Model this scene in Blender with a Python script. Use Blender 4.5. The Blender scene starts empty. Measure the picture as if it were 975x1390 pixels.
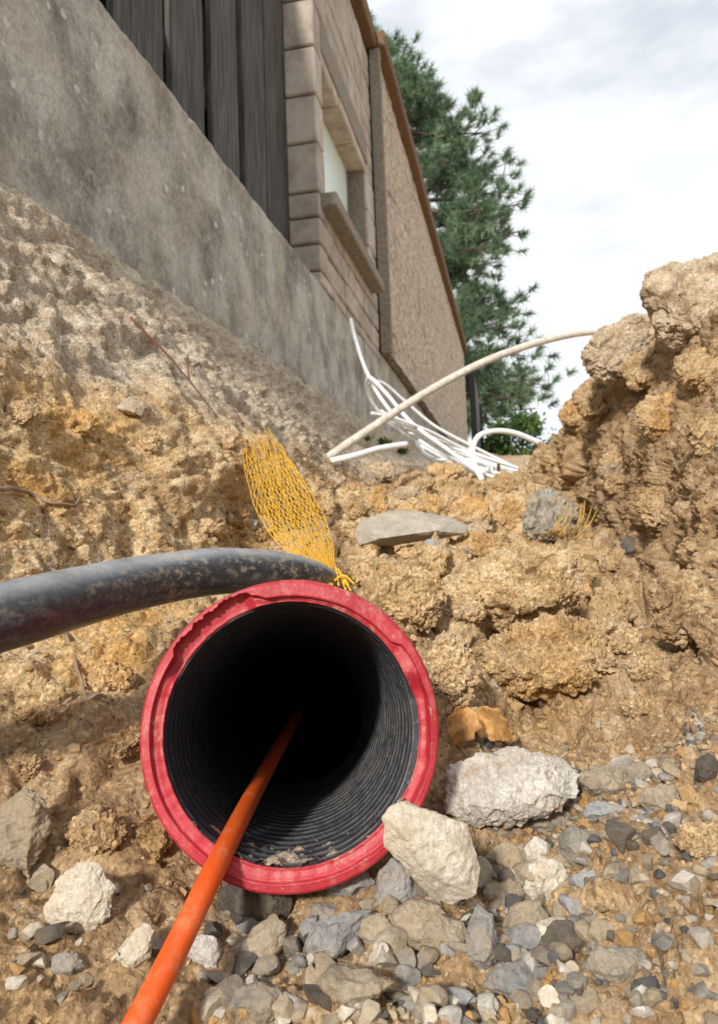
import bpy, bmesh, math, random
import numpy as np
from mathutils import Vector, Matrix

random.seed(7); RNG = np.random.default_rng(11)
scene = bpy.context.scene
COL = scene.collection

# ------------------------------------------------------------------ camera
YAW, PITCH, ROLL = math.radians(11.9), math.radians(5.1), math.radians(2.2)
FPX = 1000.0                                   # focal length in photograph pixels (975 wide)
f0 = np.array([-math.sin(YAW), math.cos(YAW), 0]); r0 = np.array([math.cos(YAW), math.sin(YAW), 0]); up0 = np.array([0, 0, 1.0])
CF = f0*math.cos(PITCH) + up0*math.sin(PITCH)
CU_ = up0*math.cos(PITCH) - f0*math.sin(PITCH)
CU = CU_*math.cos(ROLL) + r0*math.sin(ROLL)
CR = r0*math.cos(ROLL) - CU_*math.sin(ROLL)
cam = bpy.data.cameras.new('camera'); camo = bpy.data.objects.new('camera', cam); COL.objects.link(camo)
M3 = Matrix(((CR[0], CU[0], -CF[0]), (CR[1], CU[1], -CF[1]), (CR[2], CU[2], -CF[2])))
camo.matrix_world = M3.to_4x4()
cam.sensor_fit = 'VERTICAL'; cam.sensor_height = 36.0; cam.sensor_width = 36.0
cam.lens = FPX/1390.0*36.0
cam.shift_y = -45.0/1390.0
cam.clip_start = 0.01; cam.clip_end = 1000
cam.dof.use_dof = True; cam.dof.focus_distance = 0.36; cam.dof.aperture_fstop = 26.0
scene.camera = camo

# ------------------------------------------------------------------ sky, sun, exposure
SUN = Vector((-0.12, -0.86, 0.46)).normalized()
w = bpy.data.worlds.new('World'); scene.world = w; w.use_nodes = True
nt = w.node_tree; nt.nodes.clear()
out = nt.nodes.new('ShaderNodeOutputWorld'); bg = nt.nodes.new('ShaderNodeBackground')
sky = nt.nodes.new('ShaderNodeTexSky'); sky.sky_type = 'NISHITA'; sky.sun_disc = False
sky.sun_elevation = math.asin(SUN.z); sky.sun_rotation = math.atan2(SUN.x, SUN.y)
tc = nt.nodes.new('ShaderNodeTexCoord')
mp = nt.nodes.new('ShaderNodeMapping'); mp.inputs['Scale'].default_value = (1.0, 1.0, 2.6)
n1 = nt.nodes.new('ShaderNodeTexNoise'); n1.inputs['Scale'].default_value = 2.3; n1.inputs['Detail'].default_value = 7; n1.inputs['Roughness'].default_value = 0.55
rp = nt.nodes.new('ShaderNodeValToRGB'); rp.color_ramp.elements[0].position = 0.28; rp.color_ramp.elements[0].color = (0.25,)*3+(1,)
rp.color_ramp.elements[1].position = 0.5; rp.color_ramp.elements[1].color = (1, 1, 1, 1)
n2 = nt.nodes.new('ShaderNodeTexNoise'); n2.inputs['Scale'].default_value = 1.7; n2.inputs['Detail'].default_value = 5
cr = nt.nodes.new('ShaderNodeValToRGB')
cr.color_ramp.elements[0].position = 0.32; cr.color_ramp.elements[0].color = (5.9, 6.45, 6.85, 1)
cr.color_ramp.elements[1].position = 0.52; cr.color_ramp.elements[1].color = (7.35, 7.55, 7.75, 1)
mx = nt.nodes.new('ShaderNodeMix'); mx.data_type = 'RGBA'
L = nt.links.new
L(tc.outputs['Generated'], mp.inputs[0]); L(mp.outputs[0], n1.inputs['Vector']); L(mp.outputs[0], n2.inputs['Vector'])
L(n1.outputs[0], rp.inputs[0]); L(n2.outputs[0], cr.inputs[0])
L(rp.outputs[0], mx.inputs['Factor']); L(sky.outputs[0], mx.inputs[6]); L(cr.outputs[0], mx.inputs[7])
L(mx.outputs[2], bg.inputs[0]); bg.inputs[1].default_value = 0.10; L(bg.outputs[0], out.inputs[0])
sl = bpy.data.lights.new('sun', 'SUN'); sl.energy = 2.9; sl.angle = math.radians(5.0); sl.color = (1.0, 0.94, 0.85)
so = bpy.data.objects.new('sun', sl); COL.objects.link(so); so.rotation_euler = (-SUN).to_track_quat('-Z', 'Y').to_euler(); so.location = SUN*30
scene.view_settings.view_transform = 'Standard'; scene.view_settings.look = 'None'
scene.view_settings.exposure = 0.47; scene.view_settings.gamma = 1.0

# ------------------------------------------------------------------ numpy noise
_perm = np.random.default_rng(5).permutation(256); _perm = np.concatenate([_perm]*3)
_g = np.random.default_rng(6).normal(size=(256, 3)); _g /= np.linalg.norm(_g, axis=1)[:, None]
def gnoise(p):
    p = np.asarray(p, float); i = np.floor(p).astype(int); f = p-i; i &= 255
    u = f*f*f*(f*(f*6-15)+10); res = 0
    for dx in (0, 1):
        for dy in (0, 1):
            for dz in (0, 1):
                h = _perm[_perm[_perm[(i[:, 0]+dx) & 255]+((i[:, 1]+dy) & 255)]+((i[:, 2]+dz) & 255)]
                d = f-np.array([dx, dy, dz]); g = _g[h]
                wgt = (u[:, 0] if dx else 1-u[:, 0])*(u[:, 1] if dy else 1-u[:, 1])*(u[:, 2] if dz else 1-u[:, 2])
                res = res+wgt*(g*d).sum(1)
    return res*1.5
def fbm(p, o=4, gain=0.5, lac=2.03):
    a = 1; s = 0; p = np.asarray(p, float)
    for k in range(o):
        s = s+a*gnoise(p+17.3*k); p = p*lac; a *= gain
    return s
def billow(p, o=3, gain=0.5, lac=2.1):
    a = 1; s = 0; p = np.asarray(p, float)
    for k in range(o):
        s = s+a*(np.abs(gnoise(p+31.7*k))*2-0.5); p = p*lac; a *= gain
    return s
_cj = np.random.default_rng(9).random((256, 3)); _ch = np.random.default_rng(10).normal(size=(256, 4))
def chunks(p, tilt=0.8):
    """broken-clod relief: every cell is a tilted facet; returns height and a 0..1 crack mask"""
    p = np.asarray(p, float); i = np.floor(p).astype(int); best = np.full(len(p), 9.); sec = np.full(len(p), 9.); h = np.zeros(len(p))
    for dx in (-1, 0, 1):
        for dy in (-1, 0, 1):
            for dz in (-1, 0, 1):
                c = i+np.array([dx, dy, dz]); k = _perm[_perm[_perm[c[:, 0] & 255]+(c[:, 1] & 255)]+(c[:, 2] & 255)]
                d = p-(c+_cj[k]); d2 = (d*d).sum(1); g = _ch[k]; val = g[:, 0]*.45+tilt*(g[:, 1:]*d).sum(1)*.5-d2*.5
                cl = d2 < best; sec = np.where(cl, best, np.minimum(sec, d2)); h = np.where(cl, val, h); best = np.where(cl, d2, best)
    return h, sstep(0.0, 0.10, np.sqrt(sec)-np.sqrt(best))
def sstep(a, b, x):
    t = np.clip((x-a)/(b-a), 0, 1); return t*t*(3-2*t)

# ------------------------------------------------------------------ helpers
def ray(px, py):
    return CF+(px-487.5)/FPX*CR+(650-py)/FPX*CU
def P(px, py, Z):
    return ray(px, py)*Z
def tag(o, label=None, cat=None, group=None, kind=None):
    if label: o['label'] = label
    if cat: o['category'] = cat
    if group: o['group'] = group
    if kind: o['kind'] = kind
    return o
def mesh_np(name, v, f, mat=None, smooth=True):
    v = np.asarray(v, float); me = bpy.data.meshes.new(name)
    if isinstance(f, np.ndarray):
        n = f.shape[1]; me.vertices.add(len(v)); me.vertices.foreach_set('co', v.astype(np.float32).ravel())
        me.loops.add(f.size); me.loops.foreach_set('vertex_index', f.astype(np.int32).ravel())
        me.polygons.add(len(f)); me.polygons.foreach_set('loop_start', np.arange(0, f.size, n, dtype=np.int32))
        me.update(calc_edges=True)
    else:
        me.from_pydata([tuple(x) for x in v], [], f); me.update()
    if smooth: me.polygons.foreach_set('use_smooth', np.ones(len(me.polygons), bool))
    else: me.polygons.foreach_set('use_smooth', np.zeros(len(me.polygons), bool))
    if mat: me.materials.append(mat)
    return me
def obj(name, v, f, mat, parent=None, smooth=True, rebase=True):
    """one mesh object; verts are given in world space"""
    v = np.asarray(v, float); loc = np.zeros(3)
    if parent is not None:
        r = parent
        while r.parent: r = r.parent
        v = v-np.array(r['_o'] if '_o' in r else r.location)
        if parent is not r: pass
        if r.type == 'MESH': pass
    elif rebase:
        loc = np.array([v[:, 0].mean(), v[:, 1].mean(), v[:, 2].min()]); v = v-loc
    o = bpy.data.objects.new(name, mesh_np(name, v, f, mat, smooth)); COL.objects.link(o); o.location = loc
    if parent is not None: o.parent = parent
    return o
def empty(name, loc, label, cat, group=None):
    o = bpy.data.objects.new(name, None); COL.objects.link(o); o.location = loc; o.empty_display_size = 0.05
    return tag(o, label, cat, group)
def box(x0, x1, y0, y1, z0, z1):
    v = np.array([(x, y, z) for x in (x0, x1) for y in (y0, y1) for z in (z0, z1)], float)
    f = [(0, 1, 3, 2), (4, 6, 7, 5), (0, 4, 5, 1), (2, 3, 7, 6), (0, 2, 6, 4), (1, 5, 7, 3)]
    return v, f
def hshift(v):
    v = np.array(v, float); v[:, 1] = np.where(v[:, 1] < 4.2, v[:, 1]*1.05, v[:, 1]+.19); v[:, 2] += .06; return v
def bev_box(name, x0, x1, y0, y1, z0, z1, b, mat, parent=None, seg=1, noise=0, cuts=0, seed=0, hs=False):
    bm = bmesh.new(); v, f = box(x0, x1, y0, y1, z0, z1); vs = [bm.verts.new(p) for p in v]
    for q in f: bm.faces.new([vs[i] for i in q])
    if b > 0: bmesh.ops.bevel(bm, geom=bm.edges[:], offset=b, segments=seg, affect='EDGES', profile=0.6)
    if cuts: bmesh.ops.subdivide_edges(bm, edges=bm.edges[:], cuts=cuts, use_grid_fill=True)
    bmesh.ops.recalc_face_normals(bm, faces=bm.faces[:]); bm.verts.index_update()
    vv = np.array([q.co[:] for q in bm.verts])
    if noise:
        vv = vv+noise*np.stack([fbm(vv*9+seed+k*50, 3) for k in range(3)], 1)
    ff = [[q.index for q in fc.verts] for fc in bm.faces]; bm.free()
    if hs: vv = hshift(vv)
    return obj(name, vv, ff, mat, parent, smooth=False)
def catmull(pts, n):
    p = np.asarray(pts, float); p = np.vstack([2*p[0]-p[1], p, 2*p[-1]-p[-2]]); o = []
    for i in range(1, len(p)-2):
        t = np.linspace(0, 1, n, endpoint=False)[:, None]
        o.append(0.5*((2*p[i])+(-p[i-1]+p[i+1])*t+(2*p[i-1]-5*p[i]+4*p[i+1]-p[i+2])*t*t+(-p[i-1]+3*p[i]-3*p[i+1]+p[i+2])*t**3))
    o.append(p[-2][None]); return np.vstack(o)
def tube(path, rad, ns=10, cap=True, hollow=False):
    path = np.asarray(path, float); n = len(path); rad = np.broadcast_to(np.asarray(rad, float), (n,))
    T = np.gradient(path, axis=0); T /= np.linalg.norm(T, axis=1)[:, None]+1e-12
    a = np.array([0, 0, 1.0]) if abs(T[0][2]) < 0.9 else np.array([1.0, 0, 0])
    N = np.cross(T[0], a); N /= np.linalg.norm(N); vs = []; th = np.linspace(0, 2*np.pi, ns, endpoint=False)
    for i in range(n):
        N = N-T[i]*np.dot(N, T[i]); N /= np.linalg.norm(N); B = np.cross(T[i], N)
        vs.append(path[i]+rad[i]*(np.cos(th)[:, None]*N+np.sin(th)[:, None]*B))
    v = np.vstack(vs); f = []
    for i in range(n-1):
        for j in range(ns):
            k = (j+1) % ns; f.append((i*ns+j, i*ns+k, (i+1)*ns+k, (i+1)*ns+j))
    if cap: f.append(tuple(range(ns))[::-1]); f.append(tuple(range((n-1)*ns, n*ns)))
    return v, f
def join(parts):
    vs, fs, o = [], [], 0
    for v, f in parts:
        vs.append(np.asarray(v)); fs += [tuple(i+o for i in q) for q in f]; o += len(v)
    return np.vstack(vs), fs

# ------------------------------------------------------------------ materials
class NT:
    def __init__(s, name):
        s.m = bpy.data.materials.new(name); s.m.use_nodes = True; s.t = s.m.node_tree; s.t.nodes.clear()
        s.out = s.n('OutputMaterial'); s.b = s.n('BsdfPrincipled'); s.l(s.b.outputs[0], s.out.inputs[0])
        s.co = s.n('TexCoord').outputs['Object']; s._gp = None
    def n(s, k, **kw):
        x = s.t.nodes.new('ShaderNode'+k)
        for a, b in kw.items(): setattr(x, a, b)
        return x
    def l(s, a, b): s.t.links.new(a, b)
    def world(s):
        if s._gp is None: s._gp = s.n('NewGeometry').outputs['Position']
        return s._gp
    def map(s, vec, sc):
        x = s.n('Mapping'); x.inputs['Scale'].default_value = sc; s.l(vec, x.inputs[0]); return x.outputs[0]
    def noise(s, sc, det=4, rough=0.55, vec=None, dist=0.0):
        x = s.n('TexNoise'); x.inputs['Scale'].default_value = sc; x.inputs['Detail'].default_value = det
        x.inputs['Roughness'].default_value = rough; x.inputs['Distortion'].default_value = dist
        s.l(vec if vec is not None else s.co, x.inputs['Vector']); return x.outputs[0]
    def voro(s, sc, vec=None, out='Distance', feat='F1', rnd=1.0):
        x = s.n('TexVoronoi'); x.feature = feat; x.inputs['Scale'].default_value = sc; x.inputs['Randomness'].default_value = rnd
        s.l(vec if vec is not None else s.co, x.inputs['Vector']); return x.outputs[out]
    def ramp(s, fac, stops):
        x = s.n('ValToRGB'); e = x.color_ramp.elements
        while len(e) > 1: e.remove(e[0])
        e[0].position = stops[0][0]; c = stops[0][1]; e[0].color = (c if hasattr(c, '__len__') else (c,)*3)[:3]+(1,) if not hasattr(c, '__len__') else tuple(c)[:3]+(1,)
        for p, c in stops[1:]:
            k = e.new(p); k.color = (tuple(c)[:3] if hasattr(c, '__len__') else (c,)*3)+(1,)
        s.l(fac, x.inputs[0]); return x.outputs[0]
    def mix(s, fac, a, b, mode='MIX'):
        x = s.n('Mix'); x.data_type = 'RGBA'; x.blend_type = mode
        for v, i in ((fac, 0), (a, 6), (b, 7)):
            if isinstance(v, (int, float)): x.inputs[i].default_value = v if i == 0 else (v, v, v, 1)
            elif isinstance(v, tuple): x.inputs[i].default_value = v[:3]+(1,)
            else: s.l(v, x.inputs[i])
        return x.outputs[2]
    def math(s, op, a, b=0.0):
        x = s.n('Math'); x.operation = op
        for v, i in ((a, 0), (b, 1)):
            if isinstance(v, (int, float)): x.inputs[i].default_value = v
            else: s.l(v, x.inputs[i])
        return x.outputs[0]
    def attr(s, name):
        x = s.n('Attribute'); x.attribute_name = name; return x
    def rand(s): return s.n('ObjectInfo').outputs['Random']
    def col(s, c):
        if isinstance(c, tuple): s.b.inputs['Base Color'].default_value = c[:3]+(1,)
        else: s.l(c, s.b.inputs['Base Color'])
    def rough(s, r):
        if isinstance(r, (int, float)): s.b.inputs['Roughness'].default_value = r
        else: s.l(r, s.b.inputs['Roughness'])
    def bump(s, h, strength=0.5, dist=0.001):
        x = s.n('Bump'); x.inputs['Strength'].default_value = strength; x.inputs['Distance'].default_value = dist
        s.l(h, x.inputs['Height'])
        if s.b.inputs['Normal'].links: s.l(s.b.inputs['Normal'].links[0].from_socket, x.inputs['Normal'])
        s.l(x.outputs[0], s.b.inputs['Normal'])
    def spec(s, v): s.b.inputs['Specular IOR Level'].default_value = v

def soil_mat(name, attrs=True, tint=None):
    m = NT(name); W = m.world()
    big = m.noise(7, 5, 0.6, W); mid = m.noise(38, 5, 0.62, W); fine = m.noise(420, 4, 0.7, W); grain = m.voro(520, W, 'Color')
    base = m.ramp(mid, [(0.30, (0.31, 0.195, 0.09)), (0.43, (0.53, 0.365, 0.19)), (0.55, (0.65, 0.475, 0.275)), (0.70, (0.70, 0.555, 0.36))])
    ochre = m.ramp(big, [(0.50, 0.0), (0.66, 0.7)])
    base = m.mix(ochre, base, (0.55, 0.30, 0.075))
    pale = m.ramp(m.noise(30, 5, 0.65, W), [(0.3, (0.27, 0.20, 0.135)), (0.48, (0.48, 0.39, 0.285)), (0.68, (0.64, 0.555, 0.44))])
    brown = m.ramp(m.noise(45, 5, 0.65, W), [(0.3, (0.20, 0.125, 0.068)), (0.5, (0.40, 0.265, 0.145)), (0.7, (0.56, 0.42, 0.26))])
    if attrs:
        a = m.attr('soil').outputs['Color']; sp = m.n('SeparateColor'); m.l(a, sp.inputs[0])
        base = m.mix(sp.outputs[0], base, pale); base = m.mix(sp.outputs[1], base, brown)
    elif tint == 'pale': base = m.mix(0.75, base, pale)
    elif tint == 'brown': base = m.mix(0.7, base, brown)
    elif tint == 'mid': base = m.mix(0.35, base, brown)
    dk = m.ramp(m.noise(11, 7, 0.72, m.map(W, (1.2, .9, 1.5))), [(0.53, 0.0), (0.66, 0.42)]); base = m.mix(dk, base, (0.23, 0.135, 0.07))
    gy = m.ramp(m.noise(19, 6, 0.7, m.map(W, (.8, 1.3, 1.1))), [(0.58, 0.0), (0.66, 0.6)]); base = m.mix(gy, base, (0.38, 0.34, 0.29))
    gs = m.n('SeparateColor'); m.l(grain, gs.inputs[0])
    gcol = m.ramp(gs.outputs[0], [(0.0, 0.55), (0.25, 0.85), (0.8, 1.08), (0.93, 1.5)])
    c = m.mix(0.75, base, gcol, 'MULTIPLY')
    c = m.mix(0.6, c, m.ramp(fine, [(0.3, 0.6), (0.5, 1.0), (0.7, 1.3)]), 'MULTIPLY')
    m.col(c); m.rough(0.95); m.spec(0.15)
    m.bump(m.noise(150, 6, 0.7, W), 0.8, 0.004); m.bump(m.math('SUBTRACT', 1.0, m.voro(330, W)), 0.5, 0.0022); m.bump(fine, 0.6, 0.0014)
    return m.m
SOIL = soil_mat('soil'); SOIL_T = soil_mat('soil_tan', False); SOIL_P = soil_mat('soil_pale', False, 'pale'); SOIL_B = soil_mat('soil_brown', False, 'brown'); SOIL_M = soil_mat('soil_mid', False, 'mid')

def stone_mat(name, dark, light, dusty, dustamt=0.4, stain=None):
    m = NT(name); v = m.world(); r = m.rand()
    n = m.noise(55, 6, 0.68, v); f = m.noise(480, 3, 0.7, v)
    c = m.ramp(n, [(0.32, dark), (0.66, light)])
    c = m.mix(0.6, c, m.ramp(r, [(0, 0.72), (1, 1.22)]), 'MULTIPLY')
    c = m.mix(0.55, c, m.ramp(f, [(0.3, 0.55), (0.5, 1.0), (0.68, 1.4)]), 'MULTIPLY')
    d = m.ramp(m.noise(42, 8, 0.78, v), [(0.42, 0.0), (0.60, 1.0)])
    c = m.mix(m.math('MULTIPLY', d, dustamt), c, dusty)
    if stain: c = m.mix(m.ramp(m.noise(23, 4, 0.6, m.map(v, (1.3, 1.1, 1.7))), [(0.60, 0.0), (0.68, 0.85)]), c, stain)
    m.col(c); m.rough(0.88); m.spec(0.25)
    m.bump(m.noise(130, 8, 0.8, v), 0.7, 0.004); m.bump(f, 0.5, 0.0012)
    return m.m
DUST = (0.52, 0.40, 0.25)
ST_GREY = stone_mat('stone_grey', (0.18, 0.172, 0.16), (0.42, 0.40, 0.36), DUST, 0.6)
ST_BLUE = stone_mat('stone_bluegrey', (0.20, 0.205, 0.215), (0.47, 0.475, 0.48), DUST, 0.4)
ST_DARK = stone_mat('stone_dark', (0.06, 0.057, 0.055), (0.17, 0.155, 0.135), (0.28, 0.21, 0.13), 0.5)
ST_TAN = stone_mat('stone_tan', (0.28, 0.23, 0.165), (0.54, 0.46, 0.35), DUST, 0.6)
ST_CREAM = stone_mat('stone_cream', (0.56, 0.49, 0.38), (0.84, 0.78, 0.67), (0.66, 0.53, 0.35), 0.5)
ST_WHITE = stone_mat('stone_white', (0.50, 0.465, 0.42), (0.80, 0.765, 0.71), (0.60, 0.49, 0.35), 0.45, (0.52, 0.22, 0.03))
ST_SLAB = stone_mat('slab_concrete', (0.36, 0.32, 0.265), (0.56, 0.52, 0.455), (0.52, 0.43, 0.30), 0.4)
ST = {'grey': ST_GREY, 'blue': ST_BLUE, 'dark': ST_DARK, 'tan': ST_TAN, 'cream': ST_CREAM, 'white': ST_WHITE, 'slab': ST_SLAB,
      'soil': SOIL_T, 'pale': SOIL_P, 'brown': SOIL_B, 'mid': SOIL_M}

def plain(name, c, r, spec=0.5, var=0.0, bump=None):
    m = NT(name)
    if var: m.col(m.mix(1.0, c, m.ramp(m.noise(60, 5), [(0.3, 1-var), (0.7, 1+var)]), 'MULTIPLY'))
    else: m.col(c)
    m.rough(r); m.spec(spec)
    if bump: m.bump(m.noise(bump[0], 5), bump[1], bump[2])
    return m.m

# ------------------------------------------------------------------ ground: one lofted sheet of the trench
KS = ['far', 'back', 'c', 'e', 'w', 'fl', 'pc', 'fr', 'rb', 'rm', 'rt', 'pl', 'ed']
PROF = {  # y: (x,z) for c e w fl pc fr rb rm rt
 -3.0: [(-.69,.50), (-.46,.14), (-.38,-.06), (-.24,-.14), (-.09,-.16), (.02,-.16), (.15,-.12), (.24,.08), (.36,.40)],
 0.10: [(-.69,.50), (-.45,.13), (-.38,-.05), (-.23,-.145), (-.09,-.158), (.02,-.152), (.12,-.12), (.22,.06), (.34,.40)],
 0.27: [(-.69,.50), (-.45,.13), (-.37,-.04), (-.22,-.142), (-.09,-.152), (.005,-.146), (.11,-.105), (.21,.06), (.33,.40)],
 0.31: [(-.69,.50), (-.45,.13), (-.37,-.04), (-.21,-.13), (-.09,-.148), (.005,-.140), (.11,-.10), (.21,.06), (.33,.40)],
 0.36: [(-.69,.50), (-.445,.13), (-.37,-.035), (-.20,-.105), (-.10,-.115), (.005,-.130), (.115,-.095), (.21,.06), (.33,.41)],
 0.43: [(-.69,.50), (-.44,.13), (-.365,-.03), (-.21,-.065), (-.105,-.052), (.0,-.122), (.115,-.092), (.175,.03), (.27,.42)],
 0.50: [(-.69,.50), (-.43,.13), (-.355,-.025), (-.22,-.04), (-.11,-.035), (-.0,-.118), (.115,-.085), (.16,.04), (.25,.43)],
 0.62: [(-.69,.50), (-.405,.14), (-.335,-.015), (-.23,-.03), (-.125,-.03), (.005,-.112), (.125,-.075), (.165,.06), (.255,.44)],
 0.80: [(-.69,.50), (-.365,.145), (-.315,.0), (-.23,-.015), (-.13,-.025), (.02,-.09), (.14,-.06), (.18,.09), (.28,.45)],
 1.00: [(-.69,.51), (-.345,.145), (-.31,.03), (-.24,.005), (-.14,-.01), (.02,-.06), (.155,-.045), (.19,.12), (.30,.45)],
 1.25: [(-.69,.51), (-.385,.17), (-.33,.07), (-.25,.03), (-.15,.015), (.02,-.025), (.165,-.03), (.19,.16), (.29,.44)],
 1.60: [(-.69,.51), (-.44,.23), (-.36,.14), (-.28,.09), (-.17,.065), (.0,.035), (.14,-.005), (.165,.20), (.25,.43)],
 2.00: [(-.69,.52), (-.50,.29), (-.40,.20), (-.31,.15), (-.2,.13), (-.04,.115), (.08,.09), (.115,.25), (.20,.39)],
 2.45: [(-.69,.52), (-.53,.33), (-.43,.26), (-.34,.215), (-.22,.20), (-.08,.19), (.0,.20), (.06,.27), (.18,.37)],
 3.0:  [(-.69,.53), (-.56,.38), (-.46,.33), (-.36,.285), (-.24,.26), (-.1,.255), (.05,.26), (.2,.31), (.4,.37)],
 4.0:  [(-.69,.58), (-.58,.50), (-.48,.455), (-.38,.42), (-.25,.39), (-.1,.375), (.1,.38), (.3,.41), (.6,.44)],
 6.0:  [(-.69,.80), (-.58,.74), (-.48,.71), (-.38,.68), (-.25,.66), (-.1,.64), (.1,.63), (.4,.63), (.8,.63)],
 9.0:  [(-.69,1.12), (-.58,1.1), (-.48,1.08), (-.38,1.06), (-.25,1.03), (-.1,1.0), (.1,.98), (.5,.97), (1.2,.96)],
 14.0: [(-.69,1.25), (-.58,1.25), (-.48,1.25), (-.38,1.24), (-.25,1.22), (-.1,1.2), (.1,1.2), (.5,1.2), (1.2,1.2)],
 400.0: [(-.69,1.25), (-.58,1.25), (-.48,1.25), (-.38,1.24), (-.25,1.22), (-.1,1.2), (.1,1.2), (.5,1.2), (1.2,1.2)],
}
ys = np.concatenate([np.linspace(-3, 0.10, 22)[:-1], np.arange(0.10, 0.66, 0.0023), 0.66*np.exp(np.arange(0, math.log(3.2/0.66), 0.0056)),
                     np.linspace(3.22, 14, 90), np.array([16, 20, 30, 60, 150, 400.0])])
py_ = np.array(sorted(PROF)); tab = np.array([PROF[k] for k in py_])              # (ny,9,2)
prof = np.stack([np.stack([np.interp(ys, py_, tab[:, k, c]) for c in (0, 1)], -1) for k in range(9)], 1)
def smooth_rows(a, wd):
    k = np.hanning(wd+2)[1:-1]; k /= k.sum(); pad = wd//2
    q = np.concatenate([np.repeat(a[:1], pad, 0), a, np.repeat(a[-1:], pad, 0)], 0)
    return np.stack([np.apply_along_axis(lambda c: np.convolve(c, k, 'valid'), 0, q[:, j]) for j in range(a.shape[1])], 1)
inner = (ys > 0.1) & (ys < 3.1); ii = np.where(inner)[0]
prof[ii] = smooth_rows(prof, 21)[ii]
nrow = len(ys)
left = np.stack([np.stack([np.full(nrow, -400.), prof[:, 0, 1]-0.05], -1), np.stack([np.full(nrow, -0.80), prof[:, 0, 1]], -1)], 1)
gl = np.interp(ys, [-3, 2, 3, 4, 6, 9, 14], [.46, .44, .42, .45, .64, .98, 1.2])
right = np.stack([np.stack([prof[:, 8, 0]+1.2, gl], -1), np.stack([np.full(nrow, 400.), gl], -1)], 1)
prof = np.concatenate([left, prof, right], 1)
cnt = [4, 8, 150, 110, 120, 110, 110, 110, 110, 110, 60, 6]
rows = []
prof[:, 2, 1] += np.interp(ys, [0, .9, 2.6, 4], [.03, .03, .055, .05]); prof[:, 1, 1] += .03
prof[:, 10, 1] -= np.interp(ys, [.2, .9, 1.25, 1.9], [.19, .17, .09, .0]); prof[:, 9, 1] -= np.interp(ys, [.2, .9, 1.3, 1.9], [.03, .03, .02, .0])
for k in range(12):
    t = np.linspace(0, 1, cnt[k], endpoint=False)[None, :, None]
    rows.append(prof[:, k:k+1]*(1-t)+prof[:, k+1:k+2]*t)
rows.append(prof[:, 12:13]); G = np.concatenate(rows, 1)                            # nrow,ncol,2
ncol = G.shape[1]; kk = np.hanning(33)[1:-1]; kk /= kk.sum()
a0, a1 = 12+20, ncol-6-20
Gs = G.copy()
for c in (0, 1):
    for i in range(nrow):
        Gs[i, a0:a1, c] = np.convolve(G[i, a0-15:a1+15, c], kk, 'valid')
G = Gs
X = G[..., 0]; Zt = G[..., 1]; Y = np.repeat(ys[:, None], ncol, 1)
pts = np.stack([X, Y, Zt], -1)
du = np.gradient(pts, axis=1); dv = np.gradient(pts, axis=0); nor = np.cross(du, dv); nor /= np.linalg.norm(nor, axis=2)[..., None]+1e-12
V = pts.reshape(-1, 3); N = nor.reshape(-1, 3)
near = (np.abs(V[:, 0]) < 2.2) & (V[:, 1] > -2.5) & (V[:, 1] < 15)
q = V[near]; d = np.zeros(len(q))
wp = 1-0.9*np.exp(-(((q[:, 0]+0.10)/0.10)**2+((q[:, 1]-0.33)/0.07)**2))            # calm beside the pipe mouth
sc = np.clip(q[:, 1]/1.2, 0.7, 2.0)
warp = np.stack([gnoise(q*9+k*40) for k in range(3)], 1)*0.03
mid_ = sstep(.45, .7, q[:, 1])*sstep(-.30, -.2, q[:, 0])*sstep(.2, .1, q[:, 0])*sstep(3.6, 2.6, q[:, 1])
slope_l = sstep(.16, .24, q[:, 2])*(q[:, 0] < -.3)
bank = sstep(.08, .15, q[:, 0])*sstep(2.8, 2.2, q[:, 1]); loose = np.clip(mid_+.25+.05*slope_l-.05*bank, 0, 1)
warp2 = np.stack([fbm(q*30+k*40, 2) for k in range(3)], 1)*0.010
d += 0.026*fbm(q*5.0, 3)*wp*(1-.4*slope_l)
h1, k1 = chunks((q+warp*.7+warp2)*13); h2, k2 = chunks((q+warp2*.8)*36+7); h3, k3 = chunks((q+warp2*.3)*95+3)
d += wp*loose*(0.032*h1*(.3+.7*k1)-0.018*(1-k1))
d += (0.25+.75*loose)*(0.0080*h2*(.3+.7*k2)-0.0035*(1-k2))
d += (0.5+.5*loose)*0.0022*h3
d += 0.012*fbm(q*12+2, 6, .65)*(bank+slope_l)
d += 0.0075*fbm(q*26+5, 5, .62)
d += 0.0012*gnoise(q*210)+0.0008*gnoise(q*430)
contact = np.exp(-((q[:, 0]+0.69)/0.03)**2); d *= 1-0.7*contact
V[near] = q+N[near]*d[:, None]
# soil-kind attribute: R pale top layer beside the wall, G brown damp soil; on the right bank the brown also paints shade
att = np.zeros((len(V), 4), np.float32); att[:, 3] = 1
ns_ = fbm(V*6.0, 4)*0.5
att[:, 0] = np.clip(sstep(0.12, 0.24, V[:, 2]+0.09*ns_)*sstep(-0.22, -0.34, V[:, 0])+0.9*sstep(0.36, 0.46, V[:, 2]+0.05*ns_)*sstep(0.1, 0.2, V[:, 0])*sstep(3, 2, V[:, 1])*0.8
                    + 0.55*sstep(2.2, 3.2, V[:, 1]), 0, 1)
att[:, 1] = np.clip(0.85*sstep(0.05, 0.16, V[:, 0]+0.05*ns_)*sstep(0.43, 0.30, V[:, 2]) + 0.8*sstep(-0.05, -0.11, V[:, 2]+0.03*ns_)+0.4*sstep(0.1, 0.5, ns_), 0, 1)*(1-0.7*att[:, 0])
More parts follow.
